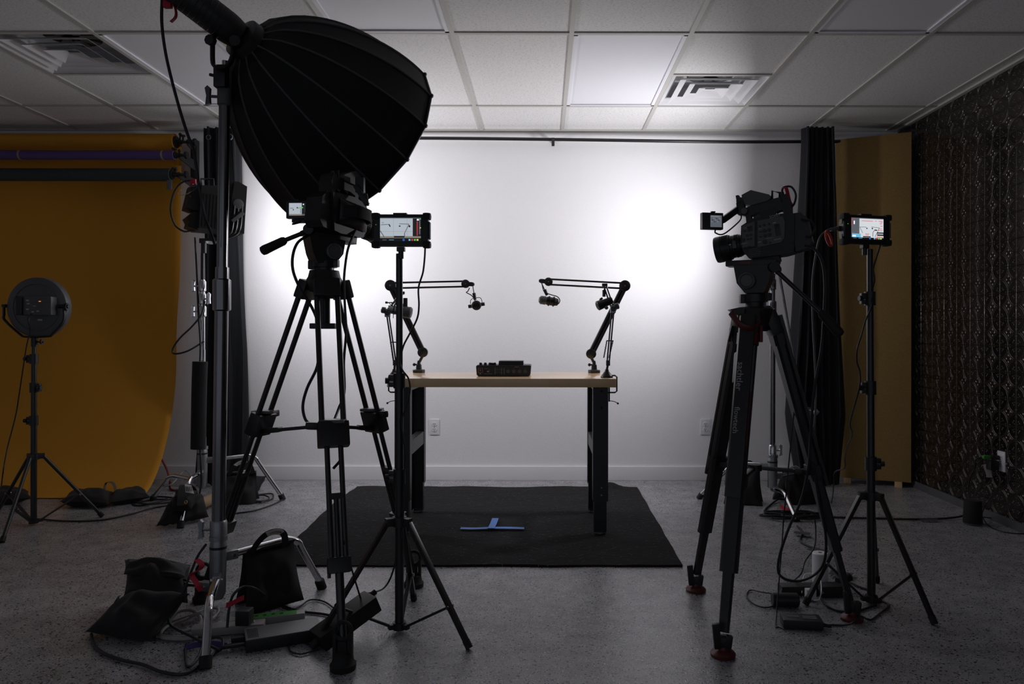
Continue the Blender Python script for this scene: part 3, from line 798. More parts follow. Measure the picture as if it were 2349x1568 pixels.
# ================================================================ SPRING BOOM ARMS CLAMPED TO THE BENCH ENDS
def spring_arm(lab, s, edge_x, Yb, basepx, kn, p0, p1, p2, springs):
    b = P(*basepx, Yb); b.z = TZ + .0005
    r = thing('spring_arm', lab, 'microphone arm', b, 'spring microphone arms clamped to the bench')
    a = MB(); a.lathe([(0, .034), (.005, .034), (.012, .030), (.035, .012), (.045, .010)], b, (0, 0, 1), 'black_metal', 24); a.build('base', None, r)
    a = MB(); ex = edge_x + s * .012; z0 = TZ + .012; z1 = TZ - .082
    a.tube([(b.x, Yb, TZ + .010), (ex - s * .01, Yb, z0), (ex, Yb, z0 - .008), (ex, Yb, z1 + .008), (ex - s * .01, Yb, z1), (ex - s * .048, Yb, z1)], .0042, 'black_metal', 8, smooth=False)
    xs = ex - s * .042; a.cyl((xs, Yb, z1 - .05), (xs, Yb, TZ - .050), .0045, m='black_metal'); a.cyl((xs, Yb, TZ - .052), (xs, Yb, TZ - .048), .011, m='black_metal')
    a.tube([(xs, Yb, z1 - .045), (xs + s * .03, Yb - .005, z1 - .050), (xs + s * .045, Yb - .01, z1 - .058)], .002, 'black_metal'); a.ball((xs + s * .047, Yb - .01, z1 - .059), .006, 'black_metal', 10)
    a.build('clamp', None, r)
    A0, A1, A2 = P(*p0, Yb), P(*p1, Yb), P(*p2, Yb)
    for w in (-1, 1):
        a = MB(); a.cyl(A0 + V((w * .006, 0, 0)), A1 + V((w * .006, 0, 0)), .0042, m='black_metal', n=10); a.build('lower_arm', None, r)
        a = MB(); d = (A2 - A1).normalized(); nn = V((-d.z, 0, d.x)); a.cyl(A1 + nn * .007 * w, A2 + nn * .007 * w, .0045, m='grey_plastic', n=10); a.build('upper_arm', None, r)
    a = MB(); a.cyl(b + V((0, 0, .04)), A0, .0065, m='black_metal'); a.box(A0, (.022, .014, .03), 'black_metal', .003); a.build('swivel', None, r)
    (sx0, sy0), (sx1, sy1) = springs
    for w in (-1, 1):
        q0, q1 = P(sx0 + w * 7, sy0, Yb), P(sx1 + w * 6, sy1, Yb); a = MB(); a.cyl(q0, q1, .0035, m='dull_chrome', n=8)
        L = (q1 - q0); n_ = 26
        a.tube([q0 + L * k / n_ / 1.0 + V((.0042 * math.cos(k * PI / 2), .0042 * math.sin(k * PI / 2), 0)) for k in range(n_ + 1)], .0010, 'dull_chrome', 4, smooth=False)
        a.build('spring', None, r)
    q0 = P(sx0, sy0, Yb); a = MB(); a.box(q0, (.040, .008, .006), 'black_metal', .002); a.build('spring_bar', None, r)
    a = MB(); disc(a, A1, .014, .028); a.box(A1, (.03, .018, .045), 'dull_chrome', .003); a.cyl(A1, A1 + V((s * .03, 0, .01)), .005, m='dull_chrome'); a.lathe([(0, .018), (.018, .018), (.022, .014)], A1 + V((kn * .012, 0, .014)), (kn, 0, .15), 'grey_plastic', 10); a.build('elbow', None, r)
    a = MB(); a.box(A2, (.03, .018, .016), 'black_metal', .003); a.cyl(A2, A2 + V((-.004, 0, -.03)), .004, m='dull_chrome'); a.cyl(A2 + V((-.004, 0, -.028)), A2 + V((-.004, 0, -.065)), .009, m='foam'); a.build('mic_mount', None, r)
    return r
YS = 4.12
spring_arm('black spring microphone arm clamped to the left end of the workbench', -1, TXL, YS, (905, 868), -1, (906, 832), (889, 718), (922, 672), ((903, 785), (908, 826)))
spring_arm('black spring microphone arm clamped to the right end of the workbench', 1, TXR, YS, (1392, 868), 1, (1395, 832), (1406, 708), (1387, 653), ((1399, 781), (1391, 820)))
c = P(925, 713, YS)
r = thing('microphone', 'silver and black broadcast microphone hanging from the left spring arm', 'microphone', c - V((0, 0, .04)))
ax = (P(942, 720, YS) - P(896, 712, YS)).normalized()
a = MB(); a.lathe([(-.085, .020), (-.083, .022), (-.01, .024)], P(925, 715, YS), ax, 'dull_chrome', 24); a.ring(P(925, 715, YS) - ax * .05, ax, .0235, .003, 'foam'); a.build('body', None, r, label='silver body')
a = MB(); a.lathe([(-.01, .026), (-.005, .031), (.035, .032), (.042, .026), (.038, .015), (.036, .0005)], P(927, 715, YS), ax, 'grey_plastic', 28); a.build('head', None, r)
a = MB()
for k in range(3): a.tube([P(892 + k * 5, 694, YS), P(898 + k * 4, 705, YS), P(893 + k * 9, 730, YS)], .002, 'dull_chrome')
a.tube([P(884, 695, YS), P(900, 694, YS), P(915, 697, YS)], .003, 'dull_chrome'); a.cyl(P(884, 694, YS), P(889, 694, YS), .006, m='foam'); a.build('shock_mount', None, r)
a = MB(); a.box(P(930, 695, YS), (.022, .02, .055), 'foam', .004); a.build('connector', None, r)
c = P(1386, 695, YS)
r = thing('microphone', 'black microphone hanging tilted from the right spring arm', 'microphone', c - V((0, 0, .035)))
ax = (P(1373, 706, YS) - P(1412, 690, YS + .02)).normalized()
a = MB(); a.lathe([(-.05, .015), (-.046, .020), (.0, .022), (.015, .026), (.040, .027), (.045, .020), (.042, .010), (.041, .0005)], c, ax, 'foam', 24); a.build('body', None, r)
a = MB(); a.tube([P(1382, 683, YS), P(1377, 687, YS), P(1377, 698, YS)], .006, 'foam', 8); a.ball(P(1391, 705, YS - .022), .011, 'grey_plastic', 12); a.build('swivel', None, r)

# ================================================================ LIGHT STANDS
def light_stand(lab, C, feet, ztop, hubz, jt, collars, rads, leanx=0.0, group='black tripod stands', square=True, top=None):
    C = V((C[0], C[1], 0)); r = thing('light_stand', lab, 'stand', C, group)
    def axp(z): return V((C.x + leanx * z, C.y, z))
    zs = [.018] + [c_[0] for c_ in collars] + [ztop]
    for k in range(len(zs) - 1):
        a = MB(); a.cyl(axp(zs[k]), axp(zs[k + 1] + (.01 if k < len(zs) - 2 else 0)), rads[k], m='black_metal', n=16); a.build('pole', None, r)
    for z, sd in collars:
        a = MB(); a.cyl(axp(z - .028), axp(z + .028), rads[0] + .006, m='plastic', n=16)
        a.box(axp(z) + V((sd * .024, 0, .012)), (.03, .022, .020), 'plastic', .003); a.box(axp(z) + V((sd * .024, 0, -.014)), (.03, .022, .018), 'plastic', .003); a.build('collar', None, r)
        o = None
        a = MB(); a.cyl(axp(z) + V((sd * .02, -.008, .0)), axp(z) + V((sd * .048, -.012, .0)), .004, m='dull_chrome', n=8); a.cyl(axp(z) + V((sd * .036, -.01, 0)), axp(z) + V((sd * .05, -.012, 0)), .011, m='plastic', n=8); a.build('knob', None, r)
    a = MB(); a.cyl(axp(hubz - .018), axp(hubz + .016), rads[0] + .010, m='plastic', n=16)
    for f in feet:
        d = (V((f[0], f[1], 0)) - C).normalized(); a.box((0, 0, 0), (.034, .026, .030), 'plastic', .004, T=frame(axp(hubz) + d * .036, d))
    a.build('hub', None, r)
    a = MB(); a.cyl(axp(.010), axp(.036), rads[0] + .008, m='plastic', n=16)
    for f in feet:
        d = (V((f[0], f[1], 0)) - C).normalized(); a.box((0, 0, 0), (.030, .022, .018), 'plastic', .004, T=frame(axp(.024) + d * .028, d))
    a.build('lower_hub', None, r)
    for f in feet:
        F = V((f[0], f[1], .006)); d = (F - C); d.z = 0; d.normalize()
        t0 = axp(hubz) + d * .045; a = MB(); sd = d.cross(V((0, 0, 1)))
        if square: a.bar(t0, F + (t0 - F).normalized() * .01, .020, .016, 'black_metal', bev=.003)
        else: a.cyl(t0, F, .010, m='black_metal', n=12)
        o = a.build('leg', None, r)
        a = MB(); a.cyl(F + (t0 - F).normalized() * .03, F, .0135, m='rubber', n=12); a.build('foot', None, o)
        q = F.lerp(t0, jt); a = MB(); a.bar(q, axp(.026) + d * .034, .016, .009, 'black_metal', bev=.002); a.cyl(q - sd * .016, q + sd * .016, .007, m='dull_chrome', n=10); a.build('brace', None, r)
    return r, axp
C1 = (-.533, 2.77)
r1, ax1 = light_stand('black tripod stand carrying the left monitor in front of the bench', C1, [(-.257, 2.61), (-.806, 2.61), (-.535, 3.09)], 1.40, .41, .32,
    [(.575, -1), (.93, -1)], [.0165, .0155, .0125], leanx=-.0015)
C2 = (1.344, 3.06)
r2, ax2 = light_stand('black tripod stand carrying the right monitor in front of the burlap panel', C2, [(1.485, 2.834), (1.065, 3.038), (1.482, 3.32)], 1.452, .444, .38,
    [(.575, 1), (.885, -1), (1.25, -1)], [.0165, .0150, .0140, .0125], leanx=-.006)
C3 = (-2.933, 4.30)
r3, ax3 = light_stand('black tripod stand carrying the round lamp at the far left', C3, [(-2.643, 4.48), (-2.844, 3.925), (-3.30, 4.5)], 1.06, .394, .38,
    [(.60, -1), (.79, 1), (.955, -1)], [.0165, .0155, .0140, .0115], square=False)

# ---------------------------------------------------------------- monitors
def monitor(lab, c, w, h, yaw, pic, cable_side, sideports):
    T = Matrix.Translation(c) @ Matrix.Rotation(yaw, 4, 'Z')
    r = thing('field_monitor', lab, 'monitor', c - V((0, 0, h / 2)), 'field monitors on stands')
    a = MB(T); a.box((0, .016, 0), (w - .010, .030, h - .008), 'foam', .005); a.box((-.004, .014, h / 2 - .002), (.05, .026, .006), 'foam', .002); a.build('housing', None, r)
    for sx in (-1, 1):
        for sz in (-1, 1):
            a = MB(T); a.box((sx * (w / 2 - .012), .014, sz * (h / 2 - .011)), (.030, .037, .026), 'rubber', .010); a.build('corner_bumper', None, r)
        a = MB(T); a.box((sx * (w / 2 - .004), .016, 0), (.008, .030, h * .5), 'grey_plastic' if sideports else 'rubber', .002)
        if sideports and sx < 0:
            for z in (-.03, .0, .03): a.box((sx * (w / 2 + .001), .016, z), (.003, .016, .018), 'mid_plastic')
        a.build('side_rail', None, r)
    W, H = .150, .087
    a = MB(T)
    def quad(x0, z0, x1, z1, m, k):
        y = -.0002 - .00015 * k
        vs = [(-W / 2 - .001 + x0 * W, y, -H / 2 + .002 + z0 * H), (-W / 2 - .001 + x1 * W, y, -H / 2 + .002 + z0 * H), (-W / 2 - .001 + x1 * W, y, -H / 2 + .002 + z1 * H), (-W / 2 - .001 + x0 * W, y, -H / 2 + .002 + z1 * H)]
        a.poly(vs, [(0, 1, 2, 3)], 's_' + m)
    def seg(x0, z0, x1, z1, wd, m, k):
        y = -.0002 - .00015 * k; p = V((x0 * W, 0, z0 * H)); q = V((x1 * W, 0, z1 * H)); d = (q - p).normalized(); n_ = V((-d.z, 0, d.x)) * wd / 2
        o = V((-W / 2 - .001, y, -H / 2 + .002)); a.poly([o + p - n_, o + q - n_, o + q + n_, o + p + n_], [(0, 1, 2, 3)], 's_' + m)
    quad(0, 0, 1, 1, 'black', 0)
    pic(quad, seg)
    for k, m in enumerate(('cyan', 'red', 'green', 'yellow')): quad(.70 + k * .065, .03, .745 + k * .065, .10, m, 3)
    quad(.555, .025, .60, .105, 'blue', 3); quad(.568, .045, .587, .085, 'black', 4); quad(.06, .05, .16, .075, 'dim', 3); quad(.22, .055, .34, .07, 'cyan', 3)
    sc = a.build('screen', None, r)
    for p in sc.data.polygons: p.use_smooth = False
    a = MB(T); a.lathe([(0, .0012), (.0012, .001)], (-.091, .0005, .020), (0, -1, 0), 's_led', 8); a.build('indicator_light', None, r)
    a = MB(T); a.box((-.002, .016, -h / 2 - .006), (.03, .022, .016), 'plastic', .003); a.cyl((-.002, .016, -h / 2 - .012), (-.002, .016, -h / 2 - .040), .010, m='plastic'); a.build('stand_mount', None, r)
    return r, T
def pic1(q, s):
    q(0, .14, .80, .97, 'bg', 1); q(.80, .14, 1, .97, 'ink', 1); q(0, .14, 1, .22, 'floor', 2); q(.0, .14, .80, .19, 'floor', 2); q(.34, .16, .60, .23, 'ink', 3)
    for x in (.33, .66): s(x, .14, x, .97, .0006, 'grid', 2)
    s(0, .42, .8, .42, .0006, 'grid', 2); s(.02, .70, .24, .72, .0022, 'dim', 3); s(.0, .45, .08, .25, .003, 'dim', 3); s(.08, .25, .1, .18, .003, 'dim', 3)
    s(.22, .71, .25, .62, .004, 'ink', 4); s(.47, .74, .71, .73, .0022, 'dim', 3); s(.71, .73, .60, .35, .0024, 'dim', 3); s(.60, .35, .60, .22, .003, 'dim', 3)
    q(.46, .62, .50, .67, 'ink', 3); q(.70, .60, .74, .68, 'ink', 3); q(.90, .25, .92, .85, 'red', 3); q(.955, .3, .985, .95, 'dim', 3); q(.90, .88, .95, .95, 'white', 3); q(.97, .55, 1, .6, 'yellow', 3)
    q(.96, .93, 1, .96, 'green', 4); q(0, .97, 1, 1, 'dim', 1); q(.04, .80, .10, .81, 'ink', 3); q(.05, .76, .08, .77, 'ink', 3)
def pic2(q, s):
    q(.25, .10, 1, .97, 'pale', 1); q(0, .10, .25, .97, 'dim', 1); q(.07, .70, .11, .86, 'white', 2); q(.02, .10, .29, .27, 'cyan', 3); q(.03, .12, .14, .20, 'white', 4); q(.80, .20, 1, .36, 'ink', 3); q(.81, .27, .99, .30, 'white', 4); q(.78, .12, .99, .15, 'red', 4)
    s(.26, .58, .47, .58, .0016, 'dim', 3); s(.26, .58, .35, .30, .0018, 'dim', 3); q(.46, .50, .50, .55, 'ink', 3); s(.62, .60, .87, .57, .0018, 'dim', 3); s(.87, .57, .74, .15, .002, 'ink', 3); s(.74, .5, .67, .35, .002, 'ink', 3); q(.63, .5, .67, .56, 'ink', 3)
    s(.67, .35, .67, .15, .002, 'ink', 3); q(.73, .43, .80, .48, 'ink', 3); q(.36, .11, .60, .16, 'ink', 3)
    for x0, x1, z in ((.32, .68, .87), (.74, .80, .88), (.85, .98, .88), (.90, .98, .82), (.88, .98, .76), (.90, .98, .65), (.88, .98, .52), (.82, .98, .44), (.43, .56, .27), (.44, .54, .21), (.0, .12, .93), (.0, .05, .87), (.0, .05, .80), (.0, .05, .71), (.0, .04, .66), (.01, .1, .31), (.18, .2, .35)):
        for k in range(max(1, int((x1 - x0) / .025))):
            q(x0 + k * .025, z - .012 - .003 * (k % 2), x0 + k * .025 + .019, z + .014, 'red', 4)
    q(0, .97, 1, 1, 'dim', 1)
mc = P(919, 528, 2.745); mon1, MT1 = monitor('black field monitor showing an orderly grey view, on the left stand', mc, .212, .126, 0.0, pic1, 1, False)
mc = P(1990, 525, 3.02); mon2, MT2 = monitor('black field monitor with red screen markings in front of the burlap panel', mc, .222, .124, math.radians(14), pic2, 1, True)

# ---------------------------------------------------------------- round lamp on the far left stand
YR = 4.30; c = P(83, 706, YR)
r = thing('round_lamp', 'round dark panel lamp seen from behind, in front of the orange paper', 'lamp', c - V((0, 0, .19)))
a = MB(); a.lathe([(0, .165), (.004, .172), (.045, .175), (.055, .170)], c + V((0, .0, 0)), (0, 1, 0), 'grey_plastic', 48); a.ring(c + V((0, .0, 0)), (0, 1, 0), .135, .0035, 'grey_plastic', 48); a.build('housing', None, r)
a = MB(); a.lathe([(0, .16), (.003, .16)], c + V((0, .053, 0)), (0, 1, 0), 'white_fab', 40); a.build('diffuser', None, r, label='white front diffuser')
q = P(87, 703, YR - .03)
a = MB(); a.box(q, (.185, .055, .105), 'mid_plastic', .006); o = a.build('control_box', None, r)
a = MB(); a.box(q + V((-.083, -.008, 0)), (.035, .062, .108), 'plastic', .005); a.build('vent_block', None, o)
a = MB()
for k in range(7): a.box(q + V((.035, -.029, .045 - k * .014)), (.10, .002, .004), 'grey_plastic')
for x, z in ((-.04, .03), (-.035, .012), (-.04, -.02), (-.01, -.035), (0, .0), (.02, -.03)): a.box(q + V((x, -.029, z)), (.016, .002, .008), 'print')
a.build('control_marking', None, o)
a = MB(); a.box(q + V((.03, -.0295, .025)), (.010, .003, .004), 's_amber'); a.build('indicator_light', None, o, label='orange indicator light')
a = MB(); a.box(P(92, 735, YR - .002), (.026, .003, .010), 'label'); a.build('sticker', None, r, label='white sticker')
a = MB(); a.tube([P(9, 703, YR), P(9, 722, YR), P(11, 736, YR), P(46, 768, YR), P(62, 774, YR), P(110, 773, YR), P(120, 768, YR), P(146, 738, YR), P(147, 703, YR)], .006, 'black_metal', 8, sub=3, sx=1.8); a.build('yoke', None, r)
a = MB(); a.cyl(P(135, 704, YR), P(158, 704, YR), .012, m='plastic'); a.lathe([(0, .022), (.012, .022)], P(151, 705, YR), (1, 0, 0), 'plastic', 8); a.build('tilt_knob', None, r)
a = MB(); a.cyl(P(6, 703, YR), P(14, 703, YR), .010, m='plastic'); a.build('tilt_knob', None, r)
a = MB(); a.cyl(P(79, 776, YR), P(79, 796, YR), .018, m='plastic'); a.cyl(P(79, 785, YR), P(100, 786, YR), .004, m='plastic'); a.lathe([(0, .016), (.01, .016)], P(94, 785, YR), (1, 0, 0), 'plastic', 6); a.build('socket', None, r)
cable('lamp_cable', [q + V((-.02, -.03, -.045)), q + V((-.02, -.05, -.09)), P(69, 760, YR - .05), P(60, 800, YR - .04), P(45, 900, YR - .02), P(36, 955, YR - .01), P(17, 1030, YR - .04), P(6, 1095, YR - .1), G(1, 1150, .01)], .0035, 'thin black cable hanging from the round lamp to the floor')

# ================================================================ C-STANDS
def cstand(lab, C, feet, hubz, legz, sections, group, bend=.72, R=.0165, lean=0.0, knobs=(), hub_tag=True):
    """sections: [(z0,z1,radius,material)]"""
    C = V((C[0], C[1], 0)); r = thing('century_stand', lab, 'stand', C, group)
    def axp(z): return V((C.x + lean * z, C.y, z))
    a = MB(); a.lathe([(legz[2] - .045, .020), (legz[2] - .02, .030), (legz[1], .030), (hubz - .05, .031), (hubz, .031), (hubz + .012, .028), (hubz + .012, .034), (hubz + .03, .034)], axp(0), (lean, 0, 1), 'cast', 20)
    o = a.build('hub', None, r)
    if hub_tag:
        a = MB(); a.lathe([(0, .0320), (.010, .0320)], axp(hubz - .02), (0, 0, 1), 'foam', 20, cap=False)
        a.build('label_band', None, o)
    for f, lz in zip(feet, legz):
        F = V((f[0], f[1], .0)); d = F - C; L = d.length; d.normalize(); c0 = axp(lz) + d * .02
        k1 = C + d * L * bend + V((0, 0, lz + .012)); end = F + V((0, 0, .012))
        dn = (end - k1).normalized(); h0 = (k1 - c0).normalized()
        pts = [c0, k1 - h0 * .06, k1 - h0 * .03 + V((0, 0, -.001)), k1 + dn * .03 - V((0, 0, -.003)), k1 + dn * .07, end]
        a = MB(); a.tube(pts, R * .82, 'chrome', 12, sub=4); lg = a.build('leg', None, r)
        a = MB(); a.cyl(end - dn * .03, F + V((0, 0, .001)), R * 1.18, m="rubber", n=14); a.build('rubber_foot', None, lg)
        a = MB(); a.bar(axp(lz), axp(lz) + d * .075, .030, .036, 'cast', bev=.006); sd = d.cross(V((0, 0, 1))); a.cyl(axp(lz) + d * .055 - sd * .022, axp(lz) + d * .055 + sd * .022, .006, m='chrome', n=8); a.build('leg_socket', None, r)
    for z0, z1, rr, m in sections:
        a = MB(); a.cyl(axp(z0), axp(z1), rr, m=m, n=24); a.build('column', None, r)
    for z, rr, sd, m in knobs:
        a = MB(); a.lathe([(-.035, rr), (-.03, rr + .006), (.028, rr + .006), (.035, rr + .002)], axp(z), (0, 0, 1), m, 20); cl = a.build('collar', None, r)
        a = MB(); a.cyl(axp(z), axp(z) + V((sd * (rr + .03), -.01, 0)), .006, m=m, n=8); h = axp(z) + V((sd * (rr + .034), -.012, 0))
        a.prism([(-.012, -.036), (.006, -.03), (.004, .0), (.006, .03), (-.004, .04), (-.014, .03), (-.008, .0)], -.008, .008, m, T=Matrix.Translation(h)); a.build('handle', None, cl)
    return r, axp
L_C = (-1.265, 2.90)
rS, axS = cstand('tall chrome stand holding the big black softbox', L_C, [(-.957, 3.235), (-1.112, 2.459), (-1.72, 3.02)], .29, (.235, .165, .12),
    [(.28, .315, .028, 'chrome'), (.30, 1.36, .0255, 'dull_chrome'), (1.33, 2.0, .0205, 'dull_chrome'), (1.97, 2.16, .012, 'chrome')], 'chrome stands', .72, .0175, lean=.0125,
    knobs=[(.345, .0255, -1, 'cast'), (2.02, .0205, -1, 'mid_plastic')], hub_tag=True)
# big joint collar on the column
a = MB(); a.lathe([(-.03, .026), (-.025, .034), (.09, .034), (.095, .028)], axS(1.22), (0, 0, 1), 'dull_chrome', 24); a.build('collar', None, rS)
BLC = (-2.155, 4.72)
rL, axL = cstand('chrome stand behind the softbox stand carrying a square panel lamp', BLC, [(-1.724, 4.95), (-2.055, 4.23), (-2.58, 4.93)], .36, (.30, .23, .17),
    [(.35, 1.0, .0175, 'chrome'), (.98, 1.44, .0155, 'chrome'), (1.42, 1.61, .011, 'black_metal')], 'chrome stands', .62, .0165,
    knobs=[(.42, .0175, -1, 'chrome'), (1.24, .0175, -1, 'chrome'), (1.40, .0155, -1, 'chrome'), (1.32, .0155, 1, 'chrome')])
RC = (1.468, 4.79)
rR, axR = cstand('chrome stand standing behind the right camera tripod', RC, [(1.04, 5.0), (1.491, 4.40), (1.865, 4.985)], .30, (.255, .12, .19),
    [(.29, 1.10, .0175, 'dull_chrome'), (1.08, 1.52, .0155, 'dull_chrome'), (1.50, 1.55, .011, 'chrome')], 'chrome stands', .5, .0165,
    knobs=[(.36, .0175, 1, 'chrome'), (1.28, .0175, -1, 'dull_chrome'), (1.42, .0155, -1, 'dull_chrome')])
# arm of the right stand hanging down with its grip head
r = thing('grip_arm', 'thin chrome arm slanting down from the right chrome stand to a steel grip head', 'grip arm', P(1845, 940, 4.72))
q0, q1 = P(1786, 618, 4.74), P(1842, 938, 4.72)
a = MB(); a.cyl(q0, q1, .0080, m='dull_chrome', n=12); a.build('rod', None, r)
a = MB(); a.lathe([(-.018, .026), (-.016, .030), (.016, .030), (.018, .026)], P(1852, 943, 4.70), (.25, -1, 0), 'cast', 20); a.box(P(1838, 942, 4.70), (.03, .04, .07), 'cast', .006)
for z in (-.02, .0, .02): a.lathe([(0, .006), (.01, .006)], P(1838, 942, 4.68) + V((0, 0, z)), (0, -1, 0), 'dark', 10)
a.build('grip_head', None, r); a = MB(); a.cyl(P(1855, 938, 4.69), P(1870, 944, 4.68), .006, m='chrome'); a.bar(P(1868, 940, 4.68), P(1876, 948, 4.68), .012, .035, 'chrome', bev=.004); a.build('handle', None, r)
a = MB(); a.lathe([(-.02, .024), (-.018, .030), (.018, .030), (.02, .024)], q0 + V((-.02, -.01, .0)), (0, -1, 0), 'dull_chrome', 20); a.build('grip_head', None, r)

# ================================================================ SQUARE PANEL LAMPS
def panel_lamp(lab, front, d, w, k):
    """deep panel lamp: local x is the beam, y across, z up, origin at the centre of the glowing face"""
    T = frame(front, d); nr = -1 if (T.to_3x3() @ V((0, -1, 0))).y < 0 else 1
    r = thing('panel_lamp', lab, 'lamp', front - V((0, 0, .2)), 'square panel lamps on stands')
    def pl(pts): return [((px - 550) / 372 * k, (500 - py) / 366 * k) for px, py in pts]
    a = MB(T); a.prism(pl([(550, 437), (530, 429), (522, 430), (512, 541), (538, 545), (550, 545)]), -w / 2, w / 2, 'foam'); a.build('front_housing', None, r, 25)
    a = MB(T); a.prism(pl([(523, 432), (505, 437), (478, 446), (455, 449), (455, 544), (513, 541)]), -w * .42, w * .42, 'foam'); hb = a.build('rear_housing', None, r, 25)
    a = MB(T)
    for i in range(7): x0, z0 = pl([(462 + i * 7, 452)])[0]; a.box((x0, nr * w * .425, z0 - .14 * k), (.008, .006, .20 * k), 'plastic')
    a.build('vent', None, hb)
    a = MB(T); a.prism(pl([(458, 446), (438, 448), (430, 500), (445, 504), (458, 502)]), -w * .26, w * .26, 'foam'); b2 = a.build('control_box', None, r, 25)
    a = MB(T); a.prism(pl([(458, 506), (446, 506), (432, 521), (438, 531), (436, 541), (458, 546)]), -w * .22, w * .22, 'plastic'); a.build('power_unit', None, r, 25)
    a = MB(T)
    for px, py in ((437, 463), (441, 462), (436, 475)):
        x, z = pl([(px, py)])[0]; a.lathe([(0, .006), (.008, .005)], (x, nr * w * .26, z), (0, nr, 0), 'dull_chrome', 10)
    a.build('control', None, b2)
    a = MB(T); a.box((.001, 0, .024 * k), (.003, w * .90, .265 * k), 's_white'); a.build('diffuser', None, r, label='glowing front diffuser')
    px_, pz_ = pl([(532, 481)])[0]
    for s_ in (-1, 1):
        y = s_ * (w / 2 + .018)
        for q in (-.022, 0, .022):
            a = MB(T); a.tube([(px_ + q, y, pz_), (px_ + q - .004, y, -.10 * k), (px_ + q * .6 - .035, y * .96, -.150 * k), (px_ - .08, y * .8, -.168 * k + q * .25), (-.20 * k, y * .25, -.178 * k)], .0065, 'black_metal', 8, sub=4); a.build('yoke', None, r)
        a = MB(T); a.lathe([(0, .030), (.008, .033), (.022, .031), (.026, .018)], (px_, s_ * (w / 2), pz_), (0, s_, 0), 'grey_plastic', 24); o = a.build('tilt_lock', None, r)
        a = MB(T); a.bar((px_ + .03, s_ * (w / 2 + .03), pz_ - .05), (px_ - .035, s_ * (w / 2 + .035), pz_ - .115), .014, .022, 'grey_plastic', bev=.004); a.build('lever', None, o)
    a = MB(T); hx = [pl([p])[0] for p in ((460, 448), (458, 430), (484, 426), (486, 445))]; a.tube([(x, nr * .05, z) for x, z in hx], .007, 'black_metal', 8, smooth=False); a.build('handle', None, r)
    b = T @ V((-.20 * k, 0, -.170 * k)); a = MB(); a.cyl(b, b - V((0, 0, .085)), .016, m='black_metal'); a.box(b - V((0, 0, .01)), (.04, .04, .03), 'black_metal', .004); a.build('socket', None, r)
    a = MB(T); wr = [pl([p])[0] for p in ((455, 448), (432, 455), (414, 466), (410, 474), (414, 477), (425, 473), (440, 462), (452, 450))]; a.tube([(x, nr * (w * .3), z) for x, z in wr], .0012, 'dull_chrome', 6); a.build('safety_wire', None, r)
    return r
panel_lamp('black square panel lamp lighting the wall, high on the left chrome stand', L_FRONT, L_DIR, .30, 1.0)
panel_lamp('black square panel lamp lighting the wall, behind the right video camera', R_FRONT, R_DIR, .26, .82)

# ================================================================ SOFTBOX AND LAMP HEAD
AP = P(566, 98, 2.90)
def softbox():
    global SBD
    d = V((.488, .752, -.442)).normalized(); SBD = d
    Rm, L, rn = .434, .598, 16
    r = thing('softbox', 'large black parabolic softbox high on the tall chrome stand', 'softbox', AP)
    q = d.to_track_quat('Z', 'Y').to_matrix()
    def prof(t): return .062 + (Rm - .062) * (1 - (1 - t) ** 1.745) ** .62
    nt, per = 26, 6; N = rn * per
    def pt(t, k, infl=0):
        a_ = 2 * PI * (k / N); loc = (k % per) / per
        # flat-ish gores between ribs, slightly drawn in
        half = PI / rn; ang = (loc - .5) * 2 * half
        rr = prof(t) * (math.cos(half) / math.cos(ang) if (k % per) else 1.0)
        rr *= 1 - .012 * math.sin(PI * loc) * math.sin(PI * t)
        return AP + q @ V(((rr + infl) * math.cos(a_), (rr + infl) * math.sin(a_), L * t))
    vs, fs = [], []
    for j in range(nt + 1):
        for k in range(N): vs.append(pt(j / nt, k))
    for j in range(nt):
        for k in range(N): fs.append((j * N + k, j * N + (k + 1) % N, (j + 1) * N + (k + 1) % N, (j + 1) * N + k))
    a = MB(); a.poly(vs, fs, 'soft'); o = a.build('fabric_shell', None, r, 20); md = o.modifiers.new('thickness', 'SOLIDIFY'); md.thickness = .003; md.offset = -1
    for k in range(rn):
        a = MB(); a.tube([pt(t / 16, k * per, .0015) for t in range(0, 17)], .0045, 'softrib', 6, smooth=False, sx=1); a.ball(pt(1, k * per, .004), .010, 'foam', 8); a.build('rib', None, r)
    a = MB(); rim = [pt(1, k, .002) for k in range(N)]; a.tube(rim, .006, 'foam', 6, closed=True, smooth=False); a.build('rim', None, r)
    a = MB(); c0 = AP + d * (L - .07); vs = [c0] + [c0 + q @ V((Rm * .96 * math.cos(2 * PI * k / 48), Rm * .96 * math.sin(2 * PI * k / 48), 0)) for k in range(48)]
    a.poly(vs, [(0, k + 1, (k + 1) % 48 + 1) for k in range(48)], 'white_fab'); o = a.build('diffuser', None, r, label='white inner diffuser'); md = o.modifiers.new('thickness', 'SOLIDIFY'); md.thickness = .003
    a = MB(); a.lathe([(-.035, .062), (-.03, .080), (.01, .085), (.015, .070)], AP, d, 'plastic', 32); a.build('speed_ring', None, r)
    a = MB(); s = q @ V((1, 0, 0)); a.tube([AP + q @ V((.070, .03, -.01)), AP + q @ V((.095, .03, .0)), AP + q @ V((.10, -.0, .0)), AP + q @ V((.07, -.03, -.01))], .004, 'dull_chrome'); a.build('latch', None, r)
    # loose fabric flap seam near lower left edge
    return r
softbox()
hd = (P(566, 98, 2.90) - P(395, -32, 2.72)).normalized()
r = thing('studio_lamp', 'black cylindrical lamp head plugged into the back of the softbox', 'lamp', AP - hd * .25)
qh = AP - hd * .035
a = MB(); a.lathe([(0, .052), (.03, .058), (.05, .060), (.27, .060), (.28, .054)][::1], qh, -hd, 'foam', 28); a.build('body', None, r)
a = MB()
for k in range(10): a.ring(qh - hd * (.06 + k * .020), hd, .0600, .0012, 'plastic', 28, 5)
